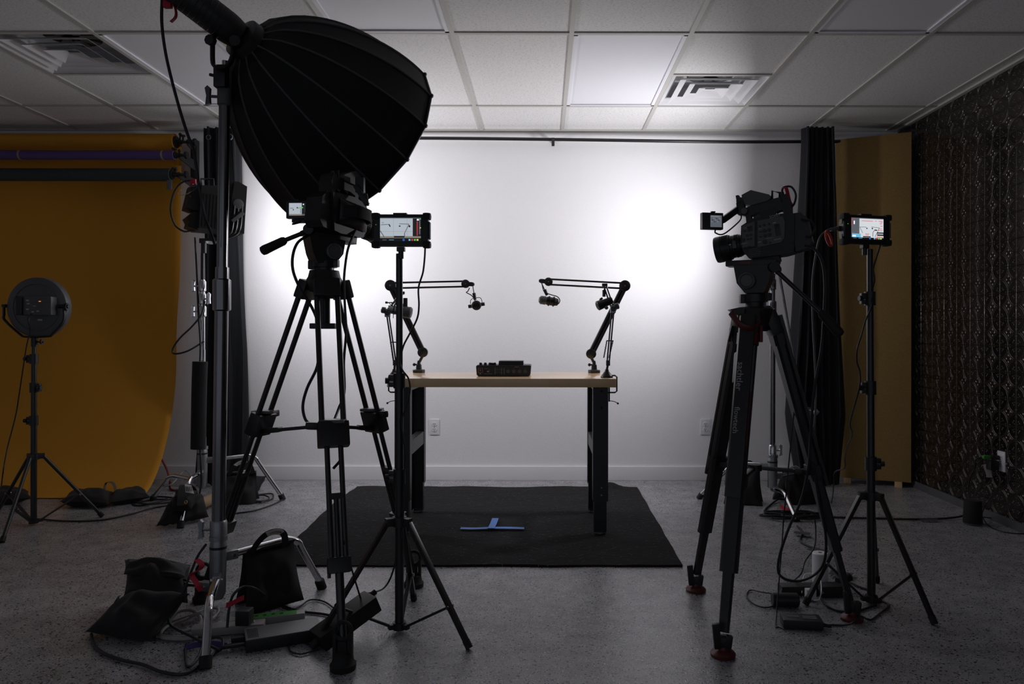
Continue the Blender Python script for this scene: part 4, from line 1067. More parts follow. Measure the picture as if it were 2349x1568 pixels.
a.build('cooling_fins', None, r)
a = MB(); 
for k in range(4): a.box(qh - hd * .03 + V((-.012 + k * .008, -.057, -.006 + k * .013)), (.004, .004, .012), 'brass')
a.build('contact', None, r, label='brass contacts')
yk = axS(2.12)
a = MB(); ya, yb_ = P(492, 88, 2.84), P(545, 95, 2.84)
a.tube([P(487, 82, 2.84), P(487, 140, 2.84), P(493, 154, 2.84), P(508, 158, 2.84), P(523, 150, 2.84), P(533, 128, 2.84), P(535, 90, 2.84)], .0075, 'black_metal', 8, sub=4, sx=2.0); a.build('yoke', None, r)
a = MB(); a.box(P(507, 178, 2.88), (.045, .045, .085), 'plastic', .006); a.cyl(P(507, 178, 2.88), P(507, 178, 2.88) + V((-.045, -.0, .01)), .006, m='plastic'); a.build('socket', None, r)
a = MB(); a.lathe([(0, .02), (.02, .02)], P(486, 96, 2.82), (-.2, -1, 0), 'plastic', 8); a.lathe([(0, .02), (.02, .02)], P(540, 98, 2.82), (.2, -1, 0), 'plastic', 16); a.build('tilt_knob', None, r)
# head cable
cable('lamp_cable', [P(374, -60, 2.74), P(371, 0, 2.74), P(370, 50, 2.74), P(376, 105, 2.74), P(387, 160, 2.74), P(408, 240, 2.74), P(428, 305, 2.74), P(443, 345, 2.74), P(452, 400, 2.74), P(458, 440, 2.74), P(470, 500, 2.76), P(484, 535, 2.80), P(492, 560, 2.84)], .0058, 'thick dark cable sweeping down from the softbox lamp head to its stand')
a = MB(); a.strap([P(374, 2, 2.73), P(384, 6, 2.73), P(395, 10, 2.73), P(402, 24, 2.73), P(402, 40, 2.73), P(391, 52, 2.73)], .016, (0, 1, .1), 'red'); a.box(P(384, 12, 2.73), (.03, .02, .026), 'red', .006); tag(a.build('cable_tie'), 'dark red velcro tie on the cable at the top of the softbox stand', 'cable tie')

# ================================================================ LEFT CAMERA TRIPOD (twin tube)
TC = V((-.860, 2.93, 0)); feetL = [(-.659, 2.46), (-.565, 3.26), (-1.40, 3.08)]
r = thing('camera_tripod', 'black twin tube camera tripod under the left video camera', 'tripod', TC)
zt = 1.315
a = MB(); a.lathe([(-.055, .035), (-.045, .055), (-.02, .066), (.0, .068), (.01, .062), (.035, .056)], TC + V((0, 0, zt)), (0, 0, 1), 'plastic', 28)
a.cyl(TC + V((0, 0, zt - .07)), TC + V((0, 0, zt - .175)), .022, m='plastic'); a.box(TC + V((0, 0, zt - .182)), (.10, .06, .022), 'plastic', .005); a.build('bowl', None, r)
for f in feetL:
    F = V((f[0], f[1], 0)); d = (F - TC).normalized(); sd = d.cross(V((0, 0, 1)))
    top = TC + d * .075 + V((0, 0, zt - .03)); F2 = F + V((0, 0, .05))
    def at(t): return top.lerp(F2, t)
    a = MB(); a.bar(top - (F2 - top).normalized() * .030, at(.035), .098, .040, 'plastic', up=d, bev=.010); a.build('leg_clamp', None, r)
    a = MB()
    for s in (-1, 1): a.cyl(at(.02) + sd * s * .038, at(.44) + sd * s * .038, .0105, m='black_metal', n=14)
    lg = a.build('leg', None, r)
    a = MB(); a.bar(at(.405), at(.475), .110, .050, 'plastic', up=d, bev=.008); a.box(at(.405) + d * .0 + V((0, 0, .004)), (.09, .05, .012), 'grey_plastic', .004, T=None)
    a.bar(at(.415) + sd * .045 * (1 if f[0] > -1 else 1), at(.415) + sd * .095 + V((0, 0, .004)), .022, .028, 'plastic', bev=.009); a.build('leg_lock', None, lg)
    a = MB()
    for s in (-1, 1): a.cyl(at(.46) + sd * s * .024, at(.775) + sd * s * .024, .0095, m='black_metal', n=14)
    a.cyl(at(.60), at(.80), .0085, m='black_metal', n=12); a.bar(at(.60), at(.615), .05, .02, 'plastic', up=d); a.build('lower_leg', None, lg)
    a = MB(); a.bar(at(.765), at(.805), .078, .042, 'plastic', up=d, bev=.006); a.cyl(at(.775) + sd * .034, at(.815) + sd * .034, .006, m='plastic', n=8); a.build('leg_lock', None, lg)
    a = MB(); a.cyl(at(.79), at(1.0), .0145, m='black_metal', n=16); a.build('leg_tip', None, lg)
    a = MB(); b = F + V((0, 0, .001)); a.lathe([(0, .042), (.018, .043), (.026, .036), (.05, .032), (.062, .018)], b, (0, 0, 1), 'rubber', 24)
    for s in (-1, 1): a.bar(b + V((s * .026, 0, .03)), b + V((s * .026, 0, .12)), .012, .024, 'rubber', bev=.003)
    a.ring(b + V((0, 0, .125)), (0, -1, .15), .028, .007, 'rubber', 24); a.box(b + V((0, 0, .07)), (.03, .03, .05), 'rubber', .006); a.build('rubber_foot', None, lg)
    e = at(.465) - d * .02; a = MB(); a.bar(e, TC + V((0, -.02, .745)), .020, .014, 'black_metal', bev=.003); a.bar(e, e.lerp(TC + V((0, 0, .745)), .3), .034, .020, 'plastic', bev=.005); a.build('spreader', None, r)
a = MB(); a.lathe([(-.012, .032), (.012, .030)], TC + V((0, -.02, .745)), (0, 0, 1), 'plastic', 20); a.build('spreader_hub', None, r)

def fluid_head(lab, C, z0, z1, R, lens_dir, hp0, hp1, g0, big_knob, group, knob_side):
    C = V((C[0], C[1], 0)); r = thing('fluid_head', lab, 'tripod head', C + V((0, 0, z0)), group); H_ = z1 - z0
    a = MB(); a.lathe([(0, R * .62), (H_ * .14, R * .62), (H_ * .15, R * .82), (H_ * .34, R * .80), (H_ * .36, R * .66), (H_ * .46, R * .62)], C + V((0, 0, z0)), (0, 0, 1), 'plastic', 28)
    a.box(C + V((-R * .75, -.005, z0 + H_ * .23)), (.03, .03, .035), 'plastic', .006); a.box(C + V((R * .75, -.01, z0 + H_ * .28)), (.03, .03, .03), 'plastic', .006); a.build('pan_base', None, r)
    ld = V(lens_dir); ld.z = 0; ld.normalize(); T = frame(C + V((0, 0, z0 + H_ * .70)), ld)
    a = MB(T); a.prism([(-.042, -.050), (.030, -.050), (.060, -.012), (.072, .055), (-.072, .055), (-.058, -.012)], -.045, .045, 'plastic'); a.build('tilt_body', None, r)
    sd = V((ld.y, -ld.x, 0)) * knob_side
    if sd.y > 0: sd = -sd
    kc = C + V((0, 0, z0 + H_ * .70 - .004)) + sd * .046 + ld * .02; a = MB(); a.lathe([(0, .030), (.004, .032), (.016, .031), (.018, .026), (.013, .022), (.013, .0005)], kc, sd, 'grey_plastic', 32)
    a.build('drag_knob', None, r)
    a = MB(T); a.box((.01, 0, .066), (.19, .075, .022), 'plastic', .004); a.build('plate_clamp', None, r)
    [(lambda a_: (a_.box((.03, q_ * .040, .066), (.045, .004, .012), 'dark_red', .001), a_.build('plate_lever', None, r, label='dark red plate lever')))(MB(T)) for q_ in (-1, 1)]
    a = MB(); a.cyl(hp0, g0, .0085, m='black_metal', n=12); a.lathe([(0, .020), (.03, .020)], V(hp0) + V((0, -.0, 0)), (0, -1, 0), 'plastic', 16); hb = a.build('pan_bar', None, r)
    a = MB(); L = (V(hp1) - V(g0)).length; a.lathe([(0, .012), (.01, .0165), (L * .6, .0175), (L - .015, .0185), (L - .004, .016), (L, .008)], g0, V(hp1) - V(g0), 'rubber', 18); a.build('pan_grip', None, hb)
    return r
LENS_L = V((.80, .56, -.10)).normalized()
hL = fluid_head('black fluid head on the twin tube tripod with its grip pointing left', (TC.x, TC.y), zt + .030, 1.461, .060, LENS_L, P(712, 528, 2.86), P(598, 578, 2.78), P(655, 551, 2.82), True, 'camera tripod heads', 1)

# ================================================================ VIDEO CAMERAS
def video_camera(lab, c, fwd, lcd, hood, pics, extra=None):
    T = frame(c, fwd)
    r = thing('video_camera', lab, 'video camera', c - V((0, 0, .08)), 'video cameras on tripods')
    def LP(px, py):
        dx, dy = px - 1770, -(py - 545)
        return (-(dx * .985 + dy * .174) / 606, (-.174 * dx + .985 * dy) / 593)
    def poly(pts): return [LP(*p) for p in pts]
    a = MB(T); a.prism(poly([(1703, 522), (1718, 513), (1742, 504), (1800, 498), (1822, 499), (1822, 584), (1800, 590), (1722, 597), (1709, 582), (1702, 560)]), -.050, .050, 'foam'); body = a.build('body', None, r, 30)
    a = MB(T); a.prism(poly([(1705, 523), (1735, 513), (1735, 570), (1707, 574)]), .0495, .056, 'grey_plastic'); a.prism(poly([(1741, 512), (1797, 505), (1802, 518), (1801, 553), (1794, 563), (1742, 573)]), .0495, .056, 'grey_plastic'); pn = a.build('side_panel', None, body, 30)
    a = MB(T)
    for px, py, R in ((1746, 525, 2.6), (1756, 523, 2.8), (1767, 521, 2.6), (1757, 536, 4.2), (1767, 534, 4.2), (1758, 547, 4.2), (1768, 545, 4.2), (1758, 561, 5.0), (1770, 563, 2), (1709, 555, 4), (1745, 538, 1.6), (1750, 538, 1.6), (1746, 549, 1.6), (1750, 549, 1.6)):
        x, z = LP(px, py); a.lathe([(0, R / 593), (.004, R / 593 * .9)], (x, .056, z), (0, 1, 0), 'plastic', 14)
    for px, py, w, h in ((1724, 530, 10, 11), (1712, 535, 6, 4), (1786, 535, 10, 26), (1718, 545, 5, 4), (1726, 544, 5, 4), (1720, 554, 5, 3), (1727, 553, 4, 4), (1713, 573, 6, 3), (1722, 571, 8, 3)):
        x, z = LP(px, py); a.box((x, .057, z), (w / 551, .003, h / 593), 'plastic', .001)
    for px, py, w, h in ((1747, 531, 6, 1), (1779, 519, 7, 2), (1712, 563, 14, 1), (1746, 561, 7, 1.5), (1786, 556, 14, 1.5), (1714, 528, 5, 1), (1768, 553, 14, 1)):
        x, z = LP(px, py); a.box((x, .0568, z), (w / 551, .002, h / 593), 'print')
    TT = Matrix.Translation((LP(1779, 508)[0], .0562, LP(1779, 508)[1])) @ Matrix.Rotation(PI, 4, 'Z') @ Matrix.Rotation(PI / 2, 4, 'X')
    a.build('control', None, pn)
    a = MB(T); x, z = LP(1779, 503.5); a.text('SONY', .015, Matrix.Translation((x, .0505, z)) @ Matrix.Rotation(PI, 4, 'Z') @ Matrix.Rotation(PI / 2, 4, 'X'), 'print'); a.build('lettering', None, pn)
    a = MB(T); a.box((.035, 0, -.086), (.10, .055, .030), 'foam', .004); a.build('mount_plate', None, body)
    a = MB(T)
    for k in range(5):
        x0, z0 = LP(1722 + k * 0, 578 + k * 4); x1, z1 = LP(1748, 574 + k * 4); a.bar((x0, .051, z0), (x1, .051, z1), .004, .0025, 'grey_plastic')
    a.build('vent', None, body)
    a = MB(T); ax0, bz = LP(1820, 541); a.prism([(ax0 + .004, -.072), (ax0 + .004, .072), (ax0 - .035, .070), (ax0 - .055, .045), (ax0 - .060, -.045), (ax0 - .04, -.068)], -.038, .040, 'plastic', T=Matrix.Translation((0, 0, bz))); a.build('battery', None, r, 30)
    # lens
    lx, lz = LP(1703, 562); prof = [(0, .040), (.010, .040), (.012, .043), (.028, .043), (.030, .046), (.034, .046), (.036, .044), (.050, .045), (.052, .049), (.085, .050), (.087, .052), (.105, .052), (.112, .050), (.112, .042), (.100, .038), (.098, .0005)]
    a = MB(T); a.lathe(prof[:12] + prof[12:15], (lx - .004, 0, lz), (1, 0, 0), 'plastic', 40)
    for k in range(40):
        an = 2 * PI * k / 40
        for x0, ll, rr in ((.054, .024, .050), (.014, .012, .0435)):
            a.box((0, 0, 0), (ll, .0032, .003), 'foam', T=Matrix.Translation((lx + x0 + ll / 2, rr * math.cos(an), lz + rr * math.sin(an))) @ Matrix.Rotation(an + PI / 2, 4, 'X'))
    a.box((lx + .042, .048, lz + .004), (.008, .004, .004), 'printw'); a.box((lx + .025, .050, lz), (.014, .014, .03), 'grey_plastic', .003)
    ln = a.build('lens', None, r); a = MB(T); a.lathe([(.097, .040), (.103, .025), (.105, .0005)], (lx - .004, 0, lz), (1, 0, 0), 'glass', 32, cap=False); a.build('front_glass', None, ln)
    if hood:
        a = MB(T); n = 32; vs = []; fs = []
        for k in range(n):
            an = 2 * PI * k / n; ext = .155 + .022 * math.cos(2 * an)
            for rr, xx in ((.053, .095), (.062, ext), (.058, ext), (.050, .095)): vs.append((lx + xx, rr * math.cos(an), lz + rr * math.sin(an)))
        for k in range(n):
            k2 = (k + 1) % n
            for q in range(4): fs.append((k * 4 + q, k * 4 + (q + 1) % 4, k2 * 4 + (q + 1) % 4, k2 * 4 + q))
        a.poly(vs, fs, 'foam'); a.build('lens_hood', None, ln)
        # hand grip on the right side
        a = MB(T); a.pillow((.10, -.055, -.05), (-.06, -.055, -.05), (-.06, -.055, .05), (.10, -.055, .05), .07, 'plastic', 10, 0, 1, pinch=.1); g = a.build('hand_grip', None, r)
        a = MB(T); a.strap([(.09, -.07, 0), (.05, -.115, 0), (-.02, -.115, 0), (-.055, -.07, 0)], .045, (0, 0, 1), 'bag', .005); a.build('grip_strap', None, g)
    # top handle
    a = MB(T)
    a.prism(poly([(1690, 492), (1700, 482), (1722, 474), (1768, 462), (1800, 456), (1806, 464), (1812, 500), (1798, 500), (1793, 487), (1778, 492), (1768, 485), (1740, 489), (1722, 497), (1724, 512), (1712, 514), (1710, 498)]), -.020, .022, 'plastic')
    a.build('top_handle', None, r, 30)
    a = MB(T); a.prism(poly([(1740, 490), (1776, 480), (1783, 489), (1778, 498), (1745, 502)]), .018, .026, 'foam'); a.build('handle_rim', None, r)
    a = MB(T); a.prism(poly([(1701, 449), (1722, 439), (1764, 452), (1768, 460), (1760, 466), (1722, 474), (1703, 470)]), -.030, .030, 'grey_plastic'); a.build('microphone_housing', None, r, 25)
    a = MB(T); x, z = LP(1697, 462)
    a.lathe([(-.03, .014), (.03, .014)], (x, 0, z), (0, 1, 0), 'plastic', 12); a.box((x + .008, .01, z + .014), (.012, .03, .022), 'plastic', .003); a.box((x + .0, .02, z - .03), (.03, .04, .05), 'plastic', .006); a.cyl((x - .012, .03, z - .045), (x - .012, .045, z - .045), .012, m='grey_plastic'); a.build('rod_clamp', None, r)
    a = MB(T); pts = [LP(*p) for p in ((1768, 464), (1768, 441), (1785, 446), (1785, 464))]; a.tube([(x, -.0, z) for x, z in pts], .005, 'plastic', 8, smooth=False, sx=2); a.build('cable_guard', None, r)
    a = MB(T); a.prism(poly([(1791, 457), (1802, 452), (1812, 470), (1813, 500), (1801, 500)]), -.032, .032, 'foam'); a.build('socket_block', None, r)
    # small screen on an arm
    lp, face, w, h = lcd; lp = T.inverted() @ V(lp)
    x, z = LP(1697, 476); Ti = T.inverted(); we = V(lcd[0]) + V((.040, .022, .004)); la = Ti @ we; lb = Ti @ (V(lcd[0]) + V((.012, .014, -h / 2))); a = MB(T); a.bar((x, .015, z), la, .020, .024, 'plastic', bev=.004); a.tube([(x, .02, z - .03), (x + .01, .03, z - .055), tuple(lb + V((-.03, 0, -.022))), tuple(lb + V((0, 0, -.012))), tuple(lb)], .0028, 'cable'); a.build('screen_arm', None, r)
    TS = frame(T @ lp, V((0, 0, 1)).cross(face))       # local -y faces along `face`
    if (TS.to_3x3() @ V((0, -1, 0))).dot(face) < 0: TS = frame(T @ lp, -V((0, 0, 1)).cross(face))
    a = MB(TS); a.box((0, .012, 0), (w, .024, h), 'plastic', .004); a.box((0, .0, h / 2 + .002), (w * .2, .012, .005), 'plastic', .002); sc = a.build('viewing_screen', None, r)
    a = MB(TS); pics(a, w, h); dd = a.build('display', None, sc)
    for p in dd.data.polygons: p.use_smooth = False
    if extra: extra(T, r, LP)
    return r, T, LP
def rect(a, x0, z0, x1, z1, m, k):
    y = -.0004 - .0003 * k; a.poly([(x0, y, z0), (x1, y, z0), (x1, y, z1), (x0, y, z1)], [(0, 1, 2, 3)], 's_' + m)
def picsA(a, w, h):
    X0, X1, Z0, Z1 = -w * .36, w * .36, -h * .34, h * .36
    rect(a, X0, Z0, X1, Z1, 'bg', 0); rect(a, X1 - .2 * (X1 - X0), Z0, X1, Z1, 'ink', 1); rect(a, X0, Z0, X1, Z0 + .12 * (Z1 - Z0), 'floor', 1)
    rect(a, X0 + .004, .004, X0 + .017, .0055, 'ink', 2); rect(a, X0 + .015, -.003, X0 + .019, .001, 'ink', 2); rect(a, .0, .005, .016, .0065, 'ink', 2); rect(a, -.001, .004, .003, .009, 'ink', 2)
    rect(a, .010, .005, .024, .009, 'green', 3); rect(a, .013, -.015, .015, .004, 'dim', 2); rect(a, X1 - .008, Z1 - .008, X1 - .004, Z1 - .003, 'white', 3)
def picsB(a, w, h):
    X0, X1, Z0, Z1 = -w * .12, w * .42, -h * .36, h * .34
    rect(a, X0, Z0, X1, Z1, 'dim', 0)
    for k in range(9): rect(a, X0 + .004 + .004 * k, -.005 + (k % 3) * .006, X0 + .007 + .004 * k, .000 + (k % 3) * .006, 'ink' if k % 2 else 'grid', 1)
    rect(a, X0 + .002, Z1 - .006, X1 - .01, Z1 - .003, 'grid', 1)
def red_rig(T, r, LP):
    pass
cR = P(1772, 541, 2.886)
FR = V((-.88, .42, -.160)).normalized()
vcR, TR, LPf = video_camera('black video camera with grey button panel aiming left on the right tripod', cR, FR, (P(1635, 506, 2.84), V((.18, -1, .03)), .085, .064), False, picsB)
cL = P(777, 494, 2.93)
FL = V((.43, .90, -.10)).normalized()
vcL, TLc, _ = video_camera('black video camera in silhouette below the softbox with a lit little screen', cL, FL, (P(681, 481, 2.84), V((-.05, -1, .05)), .086, .068), True, picsA)
# rear-side detail of the left camera
a = MB(); a.box(P(688, 508, 2.86), (.055, .03, .014), 'foam', .003, T=None); a.box(P(704, 508, 2.84), (.020, .012, .012), 'dark_red', .002); a.build('quick_plate', None, vcL)
a = MB(); a.bar(P(815, 425, 2.93), P(842, 470, 2.93), .020, .02, 'foam', bev=.003); a.box(P(826, 425, 2.95), (.035, .03, .06), 'foam', .005); a.cyl(P(838, 445, 2.93), P(842, 472, 2.93), .008, m='foam'); a.build('microphone', None, vcL)
hR = fluid_head('black fluid head on the red footed tripod with its grip slanting down right', (.815, 2.886), 1.205, 1.357, .060, FR, P(1772, 612, 2.82), P(1930, 768, 2.70), P(1882, 714, 2.74), True, 'camera tripod heads', 1)

# ================================================================ RIGHT CAMERA TRIPOD (flat carbon legs)
TR_ = V((.815, 2.886, 0)); feetR = [(.617, 2.565), (.655, 3.208), (1.194, 2.89)]
r = thing('camera_tripod', 'carbon camera tripod with dark red feet under the right video camera', 'tripod', TR_); zt = 1.20
a = MB(); a.lathe([(-.085, .048), (-.06, .058), (-.02, .068), (.0, .070), (.008, .062)], TR_ + V((0, 0, zt)), (0, 0, 1), 'plastic', 28); a.build('bowl', None, r)
a = MB(); a.prism([(0, -.005), (-.03, -.01), (-.055, .012), (-.02, .02), (0, .02)], -.02, .02, 'plastic', T=Matrix.Translation(TR_ + V((-.055, -.04, zt - .015)))); a.build('catch', None, r)
for i, f in enumerate(feetR):
    F = V((f[0], f[1], 0)); d = (F - TR_).normalized(); sd = d.cross(V((0, 0, 1)))
    top = TR_ + d * .065 + V((0, 0, zt - .03)); F2 = F + V((0, 0, .045)); dn = (F2 - top).normalized(); out = dn.cross(sd).normalized()
    if out.z < 0: out = -out
    def at(t): return top.lerp(F2, t)
    def blade(a, t0, t1, w0, w1, th, m, off=0):
        A, B = at(t0) + out * off, at(t1) + out * off; vs = []
        for p, w in ((A, w0), (B, w1)):
            for u, v in ((-1, -.5), (-.75, -1), (.75, -1), (1, -.5), (1, .5), (.75, 1), (-.75, 1), (-1, .5)): vs.append(p + sd * (w / 2 * u) + out * (th / 2 * v))
        a.poly(vs, [tuple(range(8))[::-1], tuple(range(8, 16))] + [(k, (k + 1) % 8, 8 + (k + 1) % 8, 8 + k) for k in range(8)], m)
    a = MB(); a.bar(TR_ + d * .045 + V((0, 0, zt - .005)), at(.06), .085, .05, 'plastic', up=d, bev=.014); a.build('shoulder', None, r)
    a = MB(); blade(a, .03, .80, .072, .062, .036, 'carbon'); lg = a.build('leg', None, r, 20)
    a = MB(); blade(a, .0, .58, .060, .058, .020, 'black_metal', .026); a.build('brace_tube', None, lg, 20)
    a = MB(); blade(a, .78, .97, .040, .036, .022, 'carbon'); a.build('leg_tip', None, lg, 20)
    a = MB(); blade(a, .505, .545, .078, .076, .050, 'plastic'); blade(a, .545, .555, .070, .068, .046, 'plastic'); a.build('leg_lock', None, lg, 20)
    a = MB(); cm_ = 'dark_red' if i == 0 else 'plastic'; blade(a, .045, .095, .080, .078, .046, cm_); a.bar(at(.03) - sd * .045, at(.085) - sd * .050, .012, .012, cm_, bev=.003); cl_ = a.build('clamp', None, lg, 20)
    if i == 0: cl_['label'] = 'dark red clamp ring'
    if i == 0:
        # side bump and lettering on the front leg
        a = MB(); a.bar(at(.12) + sd * .036, at(.22) + sd * .034, .018, .035, 'plastic', bev=.008); a.build('grip_pad', None, lg)
        Tt = Matrix((dn, -out.cross(dn) if False else out.cross(dn), out)).transposed().to_4x4()
        for txt, t_, sz in (('sachtler', .205, .034), ('flowtech', .345, .028)):
            Tq = Tt.copy(); Tq.translation = at(t_) + out * .0375 + sd * .008
            a = MB(); a.text(txt, sz, Tq, 'print', .0004); a.build('lettering', None, lg, label='grey maker lettering')
        a = MB(); A, B = at(.25) + out * .0185 - sd * .030, at(.42) + out * .0185 - sd * .029; a.bar(A, B, .008, .002, 'dark_red', up=out); A2 = at(.10) + out * .0185 - sd * .030; a.bar(A2, A, .010, .002, 'mid_plastic', up=out); a.build('stripe', None, lg, label='red and grey stripe')
    a = MB(); a.lathe([(0, .042), (.010, .043), (.016, .038), (.024, .020), (.045, .018)], F + V((0, 0, .001)), (0, 0, 1), 'dark_red', 24); ft = a.build('foot', None, lg, label='dark red rubber foot')
    a = MB(); q = F + V((0, 0, .03)); a.bar(q + V((.014, -.01, 0)), q + V((.020, -.012, .045)), .022, .022, 'plastic', bev=.006); a.bar(q + V((-.02, -.012, .0)), q + V((-.03, -.02, .09)), .026, .016, 'plastic', bev=.007); a.box(q + V((0, 0, .022)), (.045, .04, .035), 'plastic', .008); a.build('foot_strap', None, lg)
    e = at(.535); a = MB(); hub = TR_ + V((.0, .0, .590)); a.bar(e, hub, .022, .014, 'black_metal', bev=.003); a.bar(e, e.lerp(hub, .35), .030, .020, 'plastic', bev=.005); a.build('spreader', None, r)
a = MB(); a.lathe([(-.012, .028), (.012, .028)], TR_ + V((0, 0, .590)), (0, 0, 1), 'plastic', 20); a.build('spreader_hub', None, r)
a = MB(); a.tube([P(1676, 716, 2.8), P(1699, 745, 2.77), P(1725, 752, 2.77), P(1742, 740, 2.80)], .012, 'dark_red', 8, sx=.4); a.build('strap', None, r, label='dark red carry strap')

# ================================================================ SANDBAGS
def word(a, txt, size, c, xd, up, m='print', off=.001):
    x = V(xd).normalized(); u = V(up).normalized(); n = x.cross(u).normalized(); u = n.cross(x)
    T = Matrix((x, u, n)).transposed().to_4x4(); T.translation = V(c) + n * off; a.text(txt, size, T, m, .0003)
def saddle_bag(lab, P0, P1, drop0, drop1, th, seed, legaxis=None, handle=None, patch=True, wide=1.0):
    """two pouches hanging either side of a leg tube between P0 and P1"""
    P0, P1 = V(P0), V(P1); d = (P1 - P0).normalized(); n_ = d.cross(V((0, 0, 1))).normalized()
    r = thing('sandbag', lab, 'sandbag', V(((P0.x + P1.x) / 2, (P0.y + P1.y) / 2, 0)), 'black sandbags on the floor and stands')
    up = V((0, 0, 1))
    for s in (1, -1):
        o = n_ * s * (.022 + th * .32); dn0, dn1 = drop0, drop1
        a = MB(); a.pillow(P0 - d * .02 * wide + o + n_ * s * .035 - up * dn0, P1 + d * .02 * wide + o + n_ * s * .035 - up * dn1, P1 + n_ * s * .012 + up * .012, P0 + n_ * s * .012 + up * .012, th, 'bag', 18, .34, seed + s, pinch=.28); a.build('pouch', None, r)
    a = MB(); a.bar(P0 + up * .018, P1 + up * .018, .055, .010, 'bag', up=up, bev=.003); a.ring(P0 + d * .03 + up * .026, up, .010, .002, 'dull_chrome', 16); a.build('top_seam', None, r)
    if handle:
        h = [V(q) for q in handle]; a = MB(); a.strap(h, .026, None, 'bag', .004); hd_ = a.build('handle', None, r)
        if patch:
            k = len(h) // 2; a = MB(); seg = [h[k - 1].lerp(h[k], .0), h[k], h[k].lerp(h[k + 1], .6)]
            fr = n_ if n_.y < 0 else -n_; seg = [q + fr * .004 for q in seg]; cc = sum(h, V()) / len(h)
            m_ = seg[0].lerp(seg[2], .5); bow = (seg[1] - m_)
            # ribbon face turned to the outside of the bag
            vs = []; fs = []; n2 = 10; L2 = (seg[2] - seg[0]).length
            for i in range(n2 + 1):
                t2 = i / n2; p_ = seg[0].lerp(seg[2], t2) + bow * (1 - (2 * t2 - 1) ** 2); rd = (p_ - cc).normalized()
                vs += [p_ - rd * .0125, p_ + rd * .0125, p_ + rd * .0125 - fr * .006, p_ - rd * .0125 - fr * .006]
            for i in range(n2):
                for k2 in range(4): fs.append((i * 4 + k2, i * 4 + (k2 + 1) % 4, i * 4 + 4 + (k2 + 1) % 4, i * 4 + 4 + k2))
            fs += [(0, 1, 2, 3), (n2 * 4 + 3, n2 * 4 + 2, n2 * 4 + 1, n2 * 4)]
            a.poly(vs, fs, 'label'); xd = (seg[2] - seg[0]).normalized(); upv = fr.cross(xd)
            if upv.z < 0: upv = -upv
            for i, ch in enumerate('MATTHEWS'):
                t2 = .86 - i * .104; p_ = seg[0].lerp(seg[2], t2) + bow * (1 - (2 * t2 - 1) ** 2); rd = (p_ - cc).normalized()
                word(a, ch, min(.017, L2 * .16), p_ + fr * .0005, fr.cross(rd), -rd, 'foam', .001)
            a.build('handle_patch', None, hd_, label='pale printed handle patch')
    return r
# bag on the right leg of the softbox stand
def legpt(C, f, t, z): return V((C[0] + (f[0] - C[0]) * t, C[1] + (f[1] - C[1]) * t, z))
q0, q1 = legpt(L_C, (-.957, 3.235), .27, .262), legpt(L_C, (-.957, 3.235), .80, .262)
q0 = P(560, 1276, 3.00); q1 = P(672, 1246, 3.12)
saddle_bag('black sandbag with arched handle hanging on the right leg of the softbox stand', q0, q1, .235, .22, .070, 3, handle=[P(575, 1272, 2.98), P(592, 1245, 2.98), P(612, 1226, 3.0), P(636, 1219, 3.03), P(652, 1226, 3.06), P(656, 1255, 3.08)])
# heap of two on the left
r = thing('sandbag', 'black sandbag with crumpled top, uppermost of the heap left of the softbox stand', 'sandbag', (-1.62, 2.95, .16), 'black sandbags on the floor and stands')
a = MB(); a.pillow(P(284, 1372, 2.86), P(432, 1384, 2.84), P(438, 1296, 3.06), P(290, 1284, 3.10), .105, 'bag', 18, .35, 11, pinch=.25); a.build('pouch', None, r)
a = MB(); a.pillow(P(284, 1318, 2.93), P(425, 1325, 2.9), P(436, 1300, 3.04), P(286, 1284, 3.06), .07, 'bag', 14, .4, 21, pinch=.2); a.build('flap', None, r)
r = thing('sandbag', 'flat black sandbag, lower of the heap, its corner reaching out leftward', 'sandbag', (-1.60, 2.68, 0), 'black sandbags on the floor and stands')
a = MB(); a.pillow(G(196, 1450, .02), G(345, 1472, .02), P(436, 1362, 2.82), P(300, 1360, 2.90), .12, 'bag', 18, .25, 31, pinch=.3); a.build('pouch', None, r)
# back left big bag
saddle_bag('large black sandbag with white handle label at the foot of the left curtain', P(500, 1092, 4.86), P(588, 1089, 4.92), .215, .20, .085, 5, handle=[P(524, 1090, 4.80), P(540, 1068, 4.80), P(556, 1060, 4.82), P(572, 1064, 4.84), P(582, 1086, 4.86)])
r = thing('cloth_bundle', 'dark cloth lump on the floor right of the big sandbag under the left curtain', 'cloth', G(600, 1120, 0))
a = MB(); a.pillow(G(575, 1128, .01), P(590, 1128, 5.15), P(612, 1092, 5.25), P(570, 1090, 5.25), .08, 'curtain', 12, .3, 8); a.build('cloth', None, r)
r = thing('sandbag', 'black sandbag with white lettered strap slumped over the front leg of the left chrome stand', 'sandbag', G(418, 1205, 0), 'black sandbags on the floor and stands')
a = MB(); a.pillow(G(358, 1208, .015), G(412, 1200, .03), P(440, 1130, 4.45), P(402, 1140, 4.45), .10, 'bag', 16, .3, 41, pinch=.3); a.build('pouch', None, r)
a = MB(); a.pillow(G(405, 1204, .02), G(480, 1186, .015), P(462, 1135, 4.5), P(425, 1132, 4.45), .11, 'bag', 16, .3, 47, pinch=.3); a.build('pouch', None, r)
a = MB(); a.pillow(P(392, 1176, 4.24), P(440, 1172, 4.24), P(454, 1126, 4.36), P(404, 1122, 4.36), .085, 'bag', 12, .3, 43, pinch=.2); a.build('saddle', None, r)
a = MB(); hp = [P(418, 1160, 4.20), P(419, 1135, 4.26), P(424, 1113, 4.34), P(438, 1120, 4.38), P(444, 1134, 4.38)]; a.strap(hp, .05, (.9, .4, 0), 'bag', .004); hh = a.build('handle', None, r)
